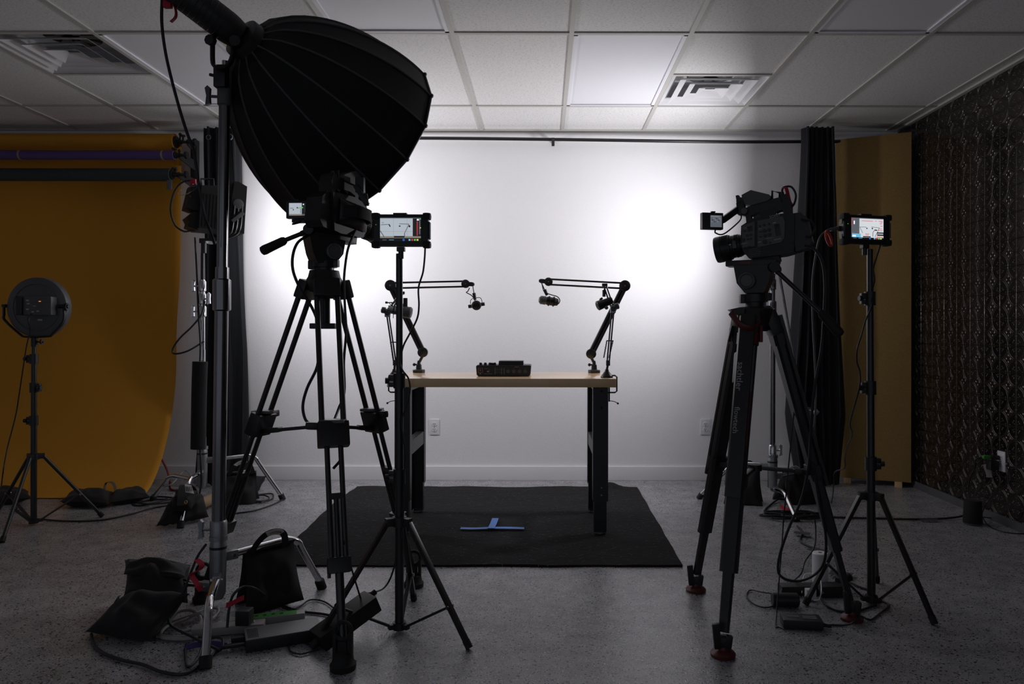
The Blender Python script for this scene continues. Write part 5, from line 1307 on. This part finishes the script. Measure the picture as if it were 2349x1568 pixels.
a = MB(); a.pillow(P(426, 1130, 4.20), P(446, 1133, 4.20), P(440, 1114, 4.26), P(424, 1111, 4.26), .006, 'label', 6, 0, 0, pinch=.1)
for k in range(4): a.bar(P(429 + k * 4, 1127, 4.19), P(427 + k * 4, 1116, 4.24), .004, .002, 'foam')
a.build('handle_patch', None, hh, label='white patch with black marks')
a = MB(); a.ring(P(427, 1152, 4.17), (0, -1, .2), .008, .002, 'brass', 14); a.build('eyelet', None, r)
# two on the orange paper
for lab, pts, th, seed in (('flat black sandbag lying on the orange paper behind the round lamp stand, at frame edge', [(-40, 1150), (74, 1143), (66, 1128), (-40, 1128)], .10, 51),
                           ('long black sandbag holding down the lower right edge of the orange paper', [(136, 1152), (250, 1154), (262, 1130), (165, 1128)], .10, 55)):
    r = thing('sandbag', lab, 'sandbag', G(*pts[0], .01), 'black sandbags on the floor and stands')
    q = [G(px, py, .045) for px, py in pts]
    a = MB(); a.pillow(*q, th, 'bag', 16, .25, seed, pinch=.3); a.build('pouch', None, r)
    if seed == 55:
        q = [G(px, py, .035) for px, py in ((245, 1154), (345, 1140), (334, 1124), (258, 1130))]
        a = MB(); a.pillow(*q, th * .9, 'bag', 14, .25, 57, pinch=.3); a.build('pouch', None, r)
        a = MB(); a.strap([G(238, 1140, .05), P(242, 1112, 5.05), P(252, 1106, 5.05), P(262, 1112, 5.05), G(268, 1138, .05)], .03, (0, 1, 0), 'grey_plastic'); a.build('handle', None, r)
# right stand bags
saddle_bag('black sandbag hanging on the left leg of the right chrome stand', P(1668, 1072, 4.92), P(1744, 1074, 4.86), .235, .235, .06, 9, handle=[P(1700, 1074, 4.88), P(1712, 1062, 4.86), P(1722, 1060, 4.85), P(1734, 1072, 4.84)], patch=False)
saddle_bag('black sandbag with printed strap leaning behind the right chrome stand', P(1798, 1084, 4.92), P(1852, 1082, 4.96), .215, .21, .11, 13, handle=[P(1800, 1090, 4.86), P(1812, 1078, 4.84), P(1824, 1070, 4.84), P(1836, 1078, 4.86), P(1840, 1090, 4.88)], wide=2)

# ================================================================ FLOOR ELECTRICS, LEFT
T = frame(G(565, 1499), (.905, .425, 0)); r = thing('power_supply', 'grey metal power supply box with slotted end on the floor by the softbox stand', 'power supply', G(650, 1480))
a = MB(T); a.box((.128, .058, .0215), (.256, .116, .041), 'foam', .003); a.box((.128, .058, .0435), (.256, .118, .0035), 'mid_plastic', .001); b = a.build('housing', None, r)
a = MB(T)
for i in range(8):
    for j in range(9): a.box((.010 + i * .0045, .018 + j * .010, .0457), (.0025, .006, .0012), 'dark')
a.build('vent', None, b)
a = MB(T); a.box((-.018, .085, .022), (.05, .030, .022), 'foam', .003); a.box((-.03, .04, .018), (.08, .012, .012), 'foam', .004); a.build('plug', None, r)
T = frame(G(548, 1447), (.93, .30, 0)); r = thing('power_strip', 'white power strip with bright green label behind the grey power supply', 'power strip', G(600, 1440))
a = MB(T); a.box((.10, .04, .018), (.27, .045, .030), 'white_cable', .004); b = a.build('housing', None, r)
a = MB(T); a.box((.105, .040, .0335), (.200, .038, .001), 'green'); a.build('sticker', None, b, label='bright green sticker')
a = MB(T)
for k in range(5): a.box((.03 + k * .03, .040, .0345), (.012, .010, .001), 'foam')
a.build('socket', None, b)
T = frame(G(445, 1470), (.96, .22, 0)); r = thing('power_strip', 'grey white power strip lying behind the front leg of the softbox stand', 'power strip', G(480, 1470))
a = MB(T); a.box((.11, .05, .017), (.25, .055, .030), 'white_cable', .005); b = a.build('housing', None, r)
a = MB(T); a.box((.185, .05, .034), (.03, .02, .006), 'label', .002); a.box((.165, .045, .033), (.004, .004, .002), 's_red'); a.build('switch', None, b)
T = frame(G(545, 1440), (1, .15, 0)); r = thing('power_adapter', 'black cube power adapter standing on the end of the green labelled strip', 'adapter', P(562, 1432, 2.72))
a = MB(Matrix.Translation(P(562, 1414, 2.74))); a.box((0, 0, 0), (.052, .05, .056), 'foam', .008); a.build('housing', None, r)
cable('cable_coil', [P(465, 1405, 2.80), G(430, 1416, .02), G(385, 1432, .01), G(362, 1452, .01), G(395, 1462, .01), G(440, 1455, .015), G(462, 1425, .03), G(445, 1402, .03), G(410, 1404, .03), G(390, 1430, .02), G(420, 1448, .02), G(470, 1430, .02), G(500, 1408, .02), G(498, 1395, .02), G(470, 1400, .02), G(430, 1420, .02), G(380, 1440, .02), G(372, 1462, .01), G(420, 1466, .01), G(455, 1462, .01)], .0062, 'loosely coiled grey white cable on the floor beside the sandbag heap', 'cable', 'white_cable')
cable('power_cable', [G(210, 1455, .008), G(214, 1472, .008), G(232, 1495, .008), G(280, 1514, .008), G(330, 1525, .008), G(370, 1541, .008), G(420, 1547, .008), G(455, 1530, .008), G(495, 1498, .008), G(520, 1482, .012), G(548, 1477, .02)], .0058, 'thick black cable snaking along the floor nearest the camera at lower left')
cable('power_cable', [G(428, 1478, .01), G(426, 1500, .008), G(432, 1530, .006), G(455, 1510, .01), G(472, 1470, .03), P(505, 1462, 2.6), P(512, 1475, 2.58), G(505, 1490, .02), G(480, 1480, .02), G(440, 1460, .03), P(400, 1440, 2.72), P(388, 1425, 2.74), P(392, 1400, 2.78), P(415, 1372, 2.80), P(440, 1310, 2.82), P(455, 1275, 2.84), P(474, 1248, 2.86)], .0048, 'black cable climbing from the floor to the softbox stand past the sandbags')
cable('power_cable', [P(522, 1440, 2.7), P(526, 1400, 2.72), P(536, 1365, 2.75), P(560, 1346, 2.80), P(590, 1352, 2.84), G(625, 1378, .01), G(680, 1400, .006), G(740, 1408, .006), G(770, 1414, .006)], .0050, 'black cable arching over the floor in front of the handled sandbag')
cable('power_cable', [G(640, 1388, .006), G(665, 1399, .006), G(690, 1390, .006), G(712, 1376, .006), G(745, 1380, .006), G(775, 1402, .01), G(800, 1425, .03)], .0034, 'thin black cable crossing the floor toward the leaning black adapter')
cable('power_cable', [G(735, 1487, .01), G(712, 1495, .006), G(690, 1500, .006), G(668, 1494, .006), G(664, 1478, .006), G(680, 1470, .006), G(705, 1476, .006), G(730, 1488, .01)], .0034, 'small loop of black cable right of the grey power supply')
def tie(lab, pts, w, m, wd=(0, 1, .2)):
    a = MB(); a.strap(pts, w, wd, m, .003); return tag(a.build('cable_tie'), lab, 'cable tie')
tie('red velcro tie hanging on the cable beside the softbox stand base', [P(452, 1284, 2.80), P(463, 1294, 2.79), P(460, 1306, 2.79), P(441, 1318, 2.80), P(450, 1335, 2.80), P(462, 1356, 2.80)], .020, 'red', (.6, .8, .1))
tie('magenta velcro tie on the upright plug cable over the floor power strip', [P(520, 1389, 2.70), P(534, 1384, 2.70), P(548, 1376, 2.70), P(560, 1371, 2.70)], .018, 'red', (0, .3, 1))
a = MB(); a.strap([G(424, 1486, .012), G(455, 1479, .016), G(490, 1477, .016), G(520, 1482, .014)], .022, (0, .8, .5), 'purple', .003); tag(a.build('cable_tie'), 'purple velcro tie lying across the front leg of the softbox stand', 'cable tie')
# black adapter leaning on the tripod leg
T = frame(G(748, 1462, .010), (.30, .19, .055)); r = thing('power_adapter', 'large black adapter tilted against the foot of the twin tube tripod', 'adapter', G(790, 1450))
c0 = P(800, 1418, 2.70); T = frame(c0, (.15, .13, .085)); a = MB(T); a.box((-.01, 0, 0), (.235, .095, .06), 'foam', .006); a.build('housing', None, r)
a = MB(T); a.cyl((.10, .02, .01), (.135, .02, .012), .010, m='rubber'); a.build('plug', None, r)
a = MB(); q = P(838, 1400, 2.78); a.ring(P(833, 1396, 2.80), (.3, -1, .3), .030, .0032, 'cable', 20); tag(a.build('cable_loop', base=P(833, 1412, 2.80)), 'small ring of black cable on the upper end of the tilted adapter', 'cable')
# cables around the left tripod
cable('camera_cable', [P(706, 540, 2.86), P(682, 558, 2.82), P(671, 590, 2.80), P(673, 625, 2.80), P(690, 665, 2.80), P(715, 705, 2.82), P(728, 740, 2.84), P(730, 790, 2.84), P(728, 840, 2.82), P(705, 890, 2.80), P(695, 930, 2.78), P(700, 960, 2.78), P(712, 974, 2.76)], .0055, 'black cable bowing out left of the twin tube tripod and looping to its spreader')
cable('camera_cable', [P(822, 515, 2.98), P(806, 550, 2.90), P(796, 580, 2.88), P(789, 640, 2.88), P(791, 700, 2.88), P(794, 760, 2.87), P(789, 830, 2.86), P(790, 900, 2.84), P(776, 940, 2.80), P(762, 985, 2.72), P(776, 1015, 2.70), P(783, 1050, 2.70), P(765, 1075, 2.68)], .0050, 'black cable dropping along the right side of the twin tube tripod')
cable('monitor_cable', [P(975, 566, 2.76), P(974, 590, 2.76), P(970, 625, 2.76), P(960, 660, 2.76), P(961, 700, 2.76), P(957, 730, 2.76), P(940, 765, 2.75), P(925, 795, 2.745), P(918, 830, 2.745), P(924, 850, 2.745), P(938, 870, 2.745), P(940, 900, 2.745), P(930, 940, 2.745), P(921, 970, 2.745), P(931, 1040, 2.745), P(928, 1080, 2.745), P(924, 1200, 2.745), P(905, 1300, 2.80), P(885, 1345, 2.85), G(860, 1358, .005), G(838, 1362, .02), P(841, 1380, 2.82)], .0034, 'thin black cable wandering down the left monitor stand')
cable('power_cable', [P(788, 1240, 2.56), P(815, 1330, 2.66), P(832, 1385, 2.78)], .0032, 'straight thin black cable dropping from the twin tube tripod to the adapter')

# ================================================================ CABLES, BACK LEFT
cable('lamp_cable', [P(447, 415, 4.75), P(420, 418, 4.75), P(400, 440, 4.75), P(391, 480, 4.75), P(400, 515, 4.75), P(420, 531, 4.75), P(437, 530, 4.62), P(448, 528, 4.60)], .006, 'black cable looping from the left panel lamp over the edge of the orange paper')
a = MB(); a.box(P(443, 417, 4.74), (.034, .02, .03), 'red', .006); a.bar(P(441, 420, 4.74), P(437, 431, 4.74), .016, .012, 'red', bev=.003); tag(a.build('cable_tie'), 'bright red clip on the cable next to the wall roll bracket', 'cable tie')
cable('lamp_cable', [P(447, 545, 4.70), P(450, 600, 4.72), P(452, 640, 4.72), P(455, 720, 4.70), P(460, 800, 4.66), P(455, 900, 4.64), P(458, 1000, 4.64), P(462, 1100, 4.62), G(455, 1150, .01)], .006, 'black cable dropping straight down behind the tall softbox stand')
cable('lamp_cable', [P(470, 692, 4.70), P(462, 722, 4.66), P(440, 750, 4.64), P(413, 776, 4.62), P(397, 800, 4.62), P(400, 812, 4.62), P(430, 806, 4.62), P(468, 784, 4.69)], .0055, 'black cable loop bulging left in front of the white wall beside the orange paper')
a = MB(); a.tube([P(459, 830, 4.62), P(457, 900, 4.62), P(455, 1030, 4.62)], .045, 'bag', 12, sx=.9); tag(a.build('cloth_wrap'), 'black cloth bundle wrapped around the left chrome stand column', 'cloth')
cable('power_cable', [G(100, 1192, .006), G(150, 1196, .006), G(230, 1194, .006), G(300, 1180, .006), G(345, 1167, .006), G(385, 1160, .006)], .005, 'long black cable crossing the floor from the round lamp stand to the left stand')
cable('cable_coil', [G(385, 1145, .006), G(340, 1148, .006), G(305, 1156, .006), G(325, 1160, .006), G(370, 1150, .012), G(400, 1143, .012), G(350, 1140, .01), G(310, 1150, .012), G(340, 1157, .014), G(400, 1152, .01)], .006, 'flat pile of black cable between the orange paper and the left chrome stand')
cable('power_cable', [P(372, 1055, 5.3), P(384, 1080, 5.25), P(390, 1105, 5.2), G(390, 1118, .01), G(400, 1125, .008), G(440, 1128, .01)], .007, 'dark red cable running down beside the lower edge of the orange paper', 'cable', 'red_cable')
cable('power_cable', [G(352, 1140, .01), G(365, 1122, .02), P(395, 1110, 5.2), P(425, 1080, 5.3), P(445, 1102, 5.2), G(460, 1120, .02)], .0045, 'pale grey cable rising in a peak before the baseboard', 'cable', 'white_cable')
cable('cable_coil', [G(590, 1135, .008), G(625, 1133, .008), G(622, 1146, .008), G(590, 1150, .008), G(575, 1142, .01), G(600, 1136, .014), G(618, 1142, .014), G(600, 1153, .01), G(580, 1148, .008)], .005, 'small black cable coil beside the right foot of the left chrome stand')
cable('power_cable', [G(650, 1146, .006), G(620, 1160, .006), G(580, 1172, .006), G(540, 1178, .006), G(515, 1186, .006)], .005, 'black cable trailing on the floor away from the foot of the left chrome stand')
r = thing('paper_core', 'pale cardboard tube end lying behind the left chrome stand', 'tube', G(480, 1150, 0)); a = MB(); a.cyl(G(458, 1158, .045), G(498, 1140, .045), .034, m='kraft', n=20); a.build('tube', None, r)

# ================================================================ RIGHT: CABLES, STRIP, SPEAKERS
T = frame(G(1790, 1372), (1, .03, 0)); YY = G(1790, 1372).y
r = thing('power_strip', 'long black power strip with several plugs behind the right tripod legs', 'power strip', G(1860, 1365))
p0, p1 = G(1795, 1366, 0), G(1935, 1364, 0); T = frame(p0, p1 - p0); L = (p1 - p0).length
a = MB(T); a.box((L / 2, .03, .02), (L, .06, .038), 'foam', .006); b = a.build('housing', None, r)
a = MB(T); a.box((L - .05, -.005, .025), (.10, .05, .045), 'foam', .006); a.build('plug', None, r); a = MB(T); a.cyl((L * .62, .0, .03), (L * .62, -.04, .015), .011, m='rubber'); a.build('plug', None, r)
a = MB(T); a.cyl((L + .0, .05, .04), (L + .06, .07, .055), .018, m='rubber'); a.build('plug', None, r)
r = thing('power_adapter', 'rounded black adapter plugged into the left end of the long power strip', 'adapter', G(1795, 1372))
a = MB(); q = G(1768, 1370, 0); a.lathe([(0, .024), (.004, .028), (.10, .028), (.105, .022)], G(1772, 1374, .030), (1, -.05, 0), 'foam', 20); a.build('housing', None, r)
r = thing('power_adapter', 'small white cube adapter plugged in the middle of the long power strip', 'adapter', G(1858, 1374)); a = MB(); a.box(G(1860, 1376, .0) + V((0, 0, .027)), (.040, .030, .044), 'white', .004); a.build('housing', None, r)
r = thing('mesh_speaker', 'small white cylinder standing on the floor behind the long power strip', 'white cylinder', G(1882, 1333))
a = MB(); a.lathe([(0, .032), (.002, .034), (.128, .034), (.131, .031)], G(1882, 1333), (0, 0, 1), 'white', 32); a.build('housing', None, r); a = MB(); a.lathe([(0, .008), (.001, .008)], G(1882, 1333) + V((0, 0, .131)), (0, 0, 1), 'mid_plastic', 12); a.build('button', None, r)
c0 = G(1845, 1447, 0); T = frame(G(1803, 1442), (.98, -.06, 0)); T = frame(c0, (.97, -.12, 0))
r = thing('power_adapter', 'flat black laptop style adapter on the bare floor in front of the right tripod', 'adapter', c0)
a = MB(T); a.box((-.0, .045, .020), (.145, .075, .034), 'foam', .005); b = a.build('housing', None, r); a = MB(T); a.box((-.03, .05, .0376), (.045, .022, .0008), 'mid_plastic')
for k in range(5): a.box((.03, .03 + k * .008, .0376), (.05, .003, .0008), 'print' if k % 2 else 'grey_plastic')
a.build('label_print', None, b); a = MB(T); a.cyl((.072, .03, .018), (.105, .03, .012), .007, .005, 'rubber'); a.build('plug', None, r)
cable('power_cable', [P(1782, 1405, 2.92), P(1780, 1435, 2.78), G(1788, 1437, .02), G(1800, 1442, .02)], .0034, 'short thin black cable entering the flat adapter on the bare floor')
cable('power_cable', [G(1882, 1436, .015), G(1905, 1432, .006), G(1940, 1432, .006), G(1962, 1424, .02), G(1975, 1412, .02), G(1998, 1420, .006), G(2020, 1405, .006), G(2040, 1388, .006), G(2032, 1380, .006), G(2010, 1376, .006)], .0040, 'black cable curling right from the flat adapter around the red tripod foot')
cable('camera_cable', [P(1846, 562, 2.80), P(1868, 570, 2.78), P(1886, 600, 2.78), P(1892, 650, 2.78), P(1890, 720, 2.78), P(1884, 800, 2.78), P(1870, 880, 2.78), P(1862, 960, 2.80), P(1856, 1060, 2.84), P(1840, 1140, 2.86), P(1810, 1210, 2.88), P(1790, 1270, 2.90), P(1786, 1310, 2.92), P(1805, 1328, 2.92), P(1840, 1330, 2.92), P(1875, 1312, 2.92), P(1893, 1280, 2.90), P(1894, 1220, 2.88), P(1880, 1150, 2.86), P(1866, 1060, 2.84)], .0052, 'long black cable hanging from the right camera in a deep loop above the floor')
cable('monitor_cable', [P(1905, 524, 3.0), P(1893, 530, 3.0), P(1880, 545, 2.98), P(1872, 580, 2.96), P(1864, 640, 2.95), P(1864, 720, 2.95), P(1868, 800, 2.94), P(1872, 900, 2.92), P(1866, 1000, 2.90), P(1850, 1080, 2.92)], .0042, 'grey black cable falling from the right monitor past the curtain', 'cable', 'grey_plastic')
a = MB(); a.ring(P(1901, 546, 2.99), (.75, -.6, .25), .030, .006, 'orange_red', 24, 6); tag(a.build('cable_tie'), 'red ring shaped clip on the cable left of the right monitor', 'cable tie')
a = MB(); a.cyl(P(1905, 526, 3.0), P(1922, 523, 3.01), .008, m='mid_plastic', n=12); a.cyl(P(1921, 523, 3.01), P(1930, 523, 3.02), .011, m='plastic', n=12); tag(a.build('cable_plug', base=P(1915, 526, 3.0)), 'black cable plug pushed into the left side of the right monitor', 'plug')
cable('power_cable', [P(2019, 561, 3.06), P(2010, 590, 3.06), P(2003, 615, 3.06), P(2006, 640, 3.06), P(2001, 665, 3.05), P(1999, 700, 3.03), P(1985, 735, 3.03), P(1975, 770, 3.03), P(1966, 800, 3.03), P(1966, 830, 3.04), P(1972, 850, 3.04), P(1972, 885, 3.04), P(1960, 930, 3.1), P(1950, 970, 3.2), P(1955, 995, 3.3), P(1945, 1020, 3.5), P(1938, 1050, 3.8), P(1938, 1072, 4.0), P(1915, 1082, 4.2), P(1913, 1110, 4.3), G(1908, 1150, .01), G(1895, 1163, .006)], .0036, 'thin black cable zigzagging down from the right monitor in front of the burlap')
cable('camera_cable', [P(1838, 502, 2.78), P(1858, 505, 2.76), P(1868, 520, 2.76), P(1862, 538, 2.76), P(1848, 542, 2.77)], .0042, 'short black cable looped behind the right video camera')
cable('camera_cable', [P(1796, 455, 2.86), P(1794, 435, 2.86), P(1800, 428, 2.86), P(1815, 428, 2.86), P(1825, 445, 2.86), P(1822, 465, 2.86), P(1812, 478, 2.86)], .0040, 'short black cable arching over the handle of the right video camera')
a = MB(); a.cyl(P(1796, 462, 2.85), P(1794, 440, 2.85), .008, .006, 'foam'); tag(a.build('cable_plug'), 'black upright cable plug at the rear of the right camera handle', 'plug')
tie('red velcro tie on the cable over the right video camera', [P(1797, 430, 2.85), P(1803, 431, 2.84), P(1808, 450, 2.84), P(1813, 470, 2.84)], .014, 'red', (1, .3, .2))
cable('camera_cable', [P(1845, 590, 2.85), P(1842, 650, 2.85), P(1838, 740, 2.86), P(1830, 850, 2.88), P(1822, 940, 2.88), P(1812, 1040, 2.88), P(1802, 1150, 2.9), P(1798, 1190, 2.95), P(1795, 1240, 3.0), P(1788, 1330, 3.0), P(1782, 1405, 2.92)], .0026, 'very thin black cable hanging from the right camera to the flat adapter')
cable('power_cable', [P(1870, 1190, 3.3), P(1872, 1220, 3.3), P(1868, 1255, 3.25), P(1848, 1285, 3.2), P(1838, 1315, 3.15), G(1815, 1334, .02), G(1797, 1345, .03), G(1784, 1380, .006), G(1760, 1392, .006), G(1730, 1384, .006), G(1714, 1365, .006), G(1722, 1352, .006), G(1745, 1356, .02), G(1770, 1360, .03)], .0030, 'thin black cable winding round the left end of the long power strip')
cable('white_cord', [G(1840, 1358, .02), G(1845, 1318, .03), G(1862, 1314, .03), G(1880, 1318, .03), G(1885, 1350, .06), G(1880, 1372, .03), G(1868, 1376, .02)], .0022, 'thin white cord tangled on the long power strip', 'cord', 'white')
cable('white_cord', [G(1900, 1330, .02), G(1915, 1318, .04), G(1922, 1326, .02), G(1905, 1336, .02)], .0022, 'short white cord crossing behind the right tripod foot leg', 'cord', 'white')
cable('power_cable', [G(1885, 1372, .02), G(1895, 1385, .008), G(1920, 1398, .006), G(1945, 1402, .006), G(1975, 1398, .006), G(2010, 1386, .008)], .0052, 'thick black cable on the floor passing behind the rightmost red tripod foot')
# cable pile
pts = []
for k in range(46):
    an = k * .62; R = .135 + .04 * math.sin(k * 1.7); cx_, cy_ = G(1825, 1187).x, G(1825, 1187).y
    pts.append(V((cx_ + R * 1.15 * math.cos(an) + .02 * math.sin(k * 2.3), cy_ + R * .55 * math.sin(an), .008 + .0012 * (k % 20))))
cable('cable_coil', pts, .0058, 'big tangled coil of black cable around the front leg of the right chrome stand')
cable('power_cable', [G(1815, 1142, .03), G(1790, 1142, .02), G(1770, 1155, .008), G(1754, 1172, .008), G(1775, 1183, .008), G(1830, 1186, .01)], .006, 'black cable bight bulging left out of the big cable coil')
tie('bright red velcro tie on the big cable coil', [G(1790, 1160, .02), G(1800, 1165, .025), G(1812, 1170, .025), G(1826, 1176, .025)], .022, 'red', (0, .5, .9))
cable('power_cable', [G(1890, 1184, .008), G(1950, 1186, .008), G(2010, 1187, .008), G(2080, 1189, .008), G(2150, 1188, .008), G(2190, 1185, .012), G(2215, 1180, .02)], .006, 'thick black cable running along the floor to the small black round speaker')
tape('floor_tape', 'dark gaffer tape piece holding the cable near the floor speaker', [(2112, 1190), (2153, 1189)], .03, 'gaff', .014)
cable('power_cable', [G(1830, 1205, .008), G(1842, 1220, .008), G(1836, 1238, .008), G(1850, 1248, .008), G(1880, 1262, .008), G(1900, 1290, .006), G(1940, 1325, .006), G(1975, 1345, .006), G(1998, 1352, .006)], .0055, 'black cable taped to the floor between the cable coil and the power strip')
tape('floor_tape', 'dark gaffer tape piece crossing the cable just below the cable coil', [(1822, 1219), (1859, 1223)], .05, 'gaff', .018)
tape('floor_tape', 'dark gaffer tape piece beside the small white cylinder', [(1860, 1256), (1895, 1266)], .07, 'gaff', .018)
tape('floor_tape', 'dark gaffer tape piece behind the right monitor stand leg', [(1905, 1310), (1955, 1318)], .07, 'gaff', .014)
# small round speaker at the wall
c0 = G(2232, 1203 - 3, 0); r = thing('round_speaker', 'small black round speaker on the floor by the embossed metal wall', 'speaker', c0)
a = MB(); a.lathe([(0, .046), (.004, .051), (.012, .052), (.132, .047), (.140, .044), (.142, .036)], c0, (0, 0, 1), 'bag', 32); a.build('housing', None, r)
a = MB(); a.lathe([(.003, .0515), (.010, .0528)], c0, (0, 0, 1), 'grey_plastic', 32, cap=False); a.build('base_ring', None, r)
w0 = V((RWX - .015, 4.372, .384)); cable('power_cable', [w0, w0 + V((-.10, .03, -.01)), P(2238, 1068, 4.45), P(2226, 1095, 4.48), P(2222, 1120, 4.50), P(2223, 1150, 4.46)], .0042, 'black cable drooping from the wall outlet to the top of the small speaker')
cable('power_cable', [w0 + V((-.03, 0, -.06)), P(2296, 1100, 4.3), P(2280, 1130, 4.25), P(2262, 1155, 4.25), G(2252, 1180, .02)], .0030, 'thin black cable slanting from the wall outlet down to the floor')
cable('power_cable', [G(2252, 1184, .02), G(2300, 1190, .006), G(2349, 1208, .006), G(2380, 1216, .006), G(2350, 1222, .006), G(2305, 1218, .006), G(2270, 1205, .006), G(2254, 1184, .02)], .0034, 'thin black cable loop on the floor right of the small round speaker')
a = MB(); a.box(w0 + V((-.02, .0, 0)), (.045, .03, .026), 'foam', .005); a.box(w0 + V((-.03, .0, -.045)), (.05, .05, .055), 'foam', .006); tag(a.build('power_adapter'), 'black plug and block in the outlet on the embossed metal wall', 'adapter')
a = MB(); a.box(w0 + V((-.062, .01, .0)), (.04, .026, .018), 'green', .004); tag(a.build('cable_sleeve', base=w0 + V((-.062, .01, -.01))), 'dark green cable end at the plug on the metal wall', 'plug')
a = MB(); a.pillow(P(2265, 1093, 4.38), P(2277, 1093, 4.38), P(2270, 1060, 4.40), P(2255, 1064, 4.40), .002, 'label', 6, 0, 0, pinch=0); tag(a.build('cable_label'), 'crumpled white warning label hanging on the cable by the metal wall', 'label')
cable('curtain_cord', [P(1826, 1045, 5.0), P(1830, 1035, 5.0), P(1828, 1038, 5.0)], .002, 'short cord end behind the right tripod', 'cord') if False else None
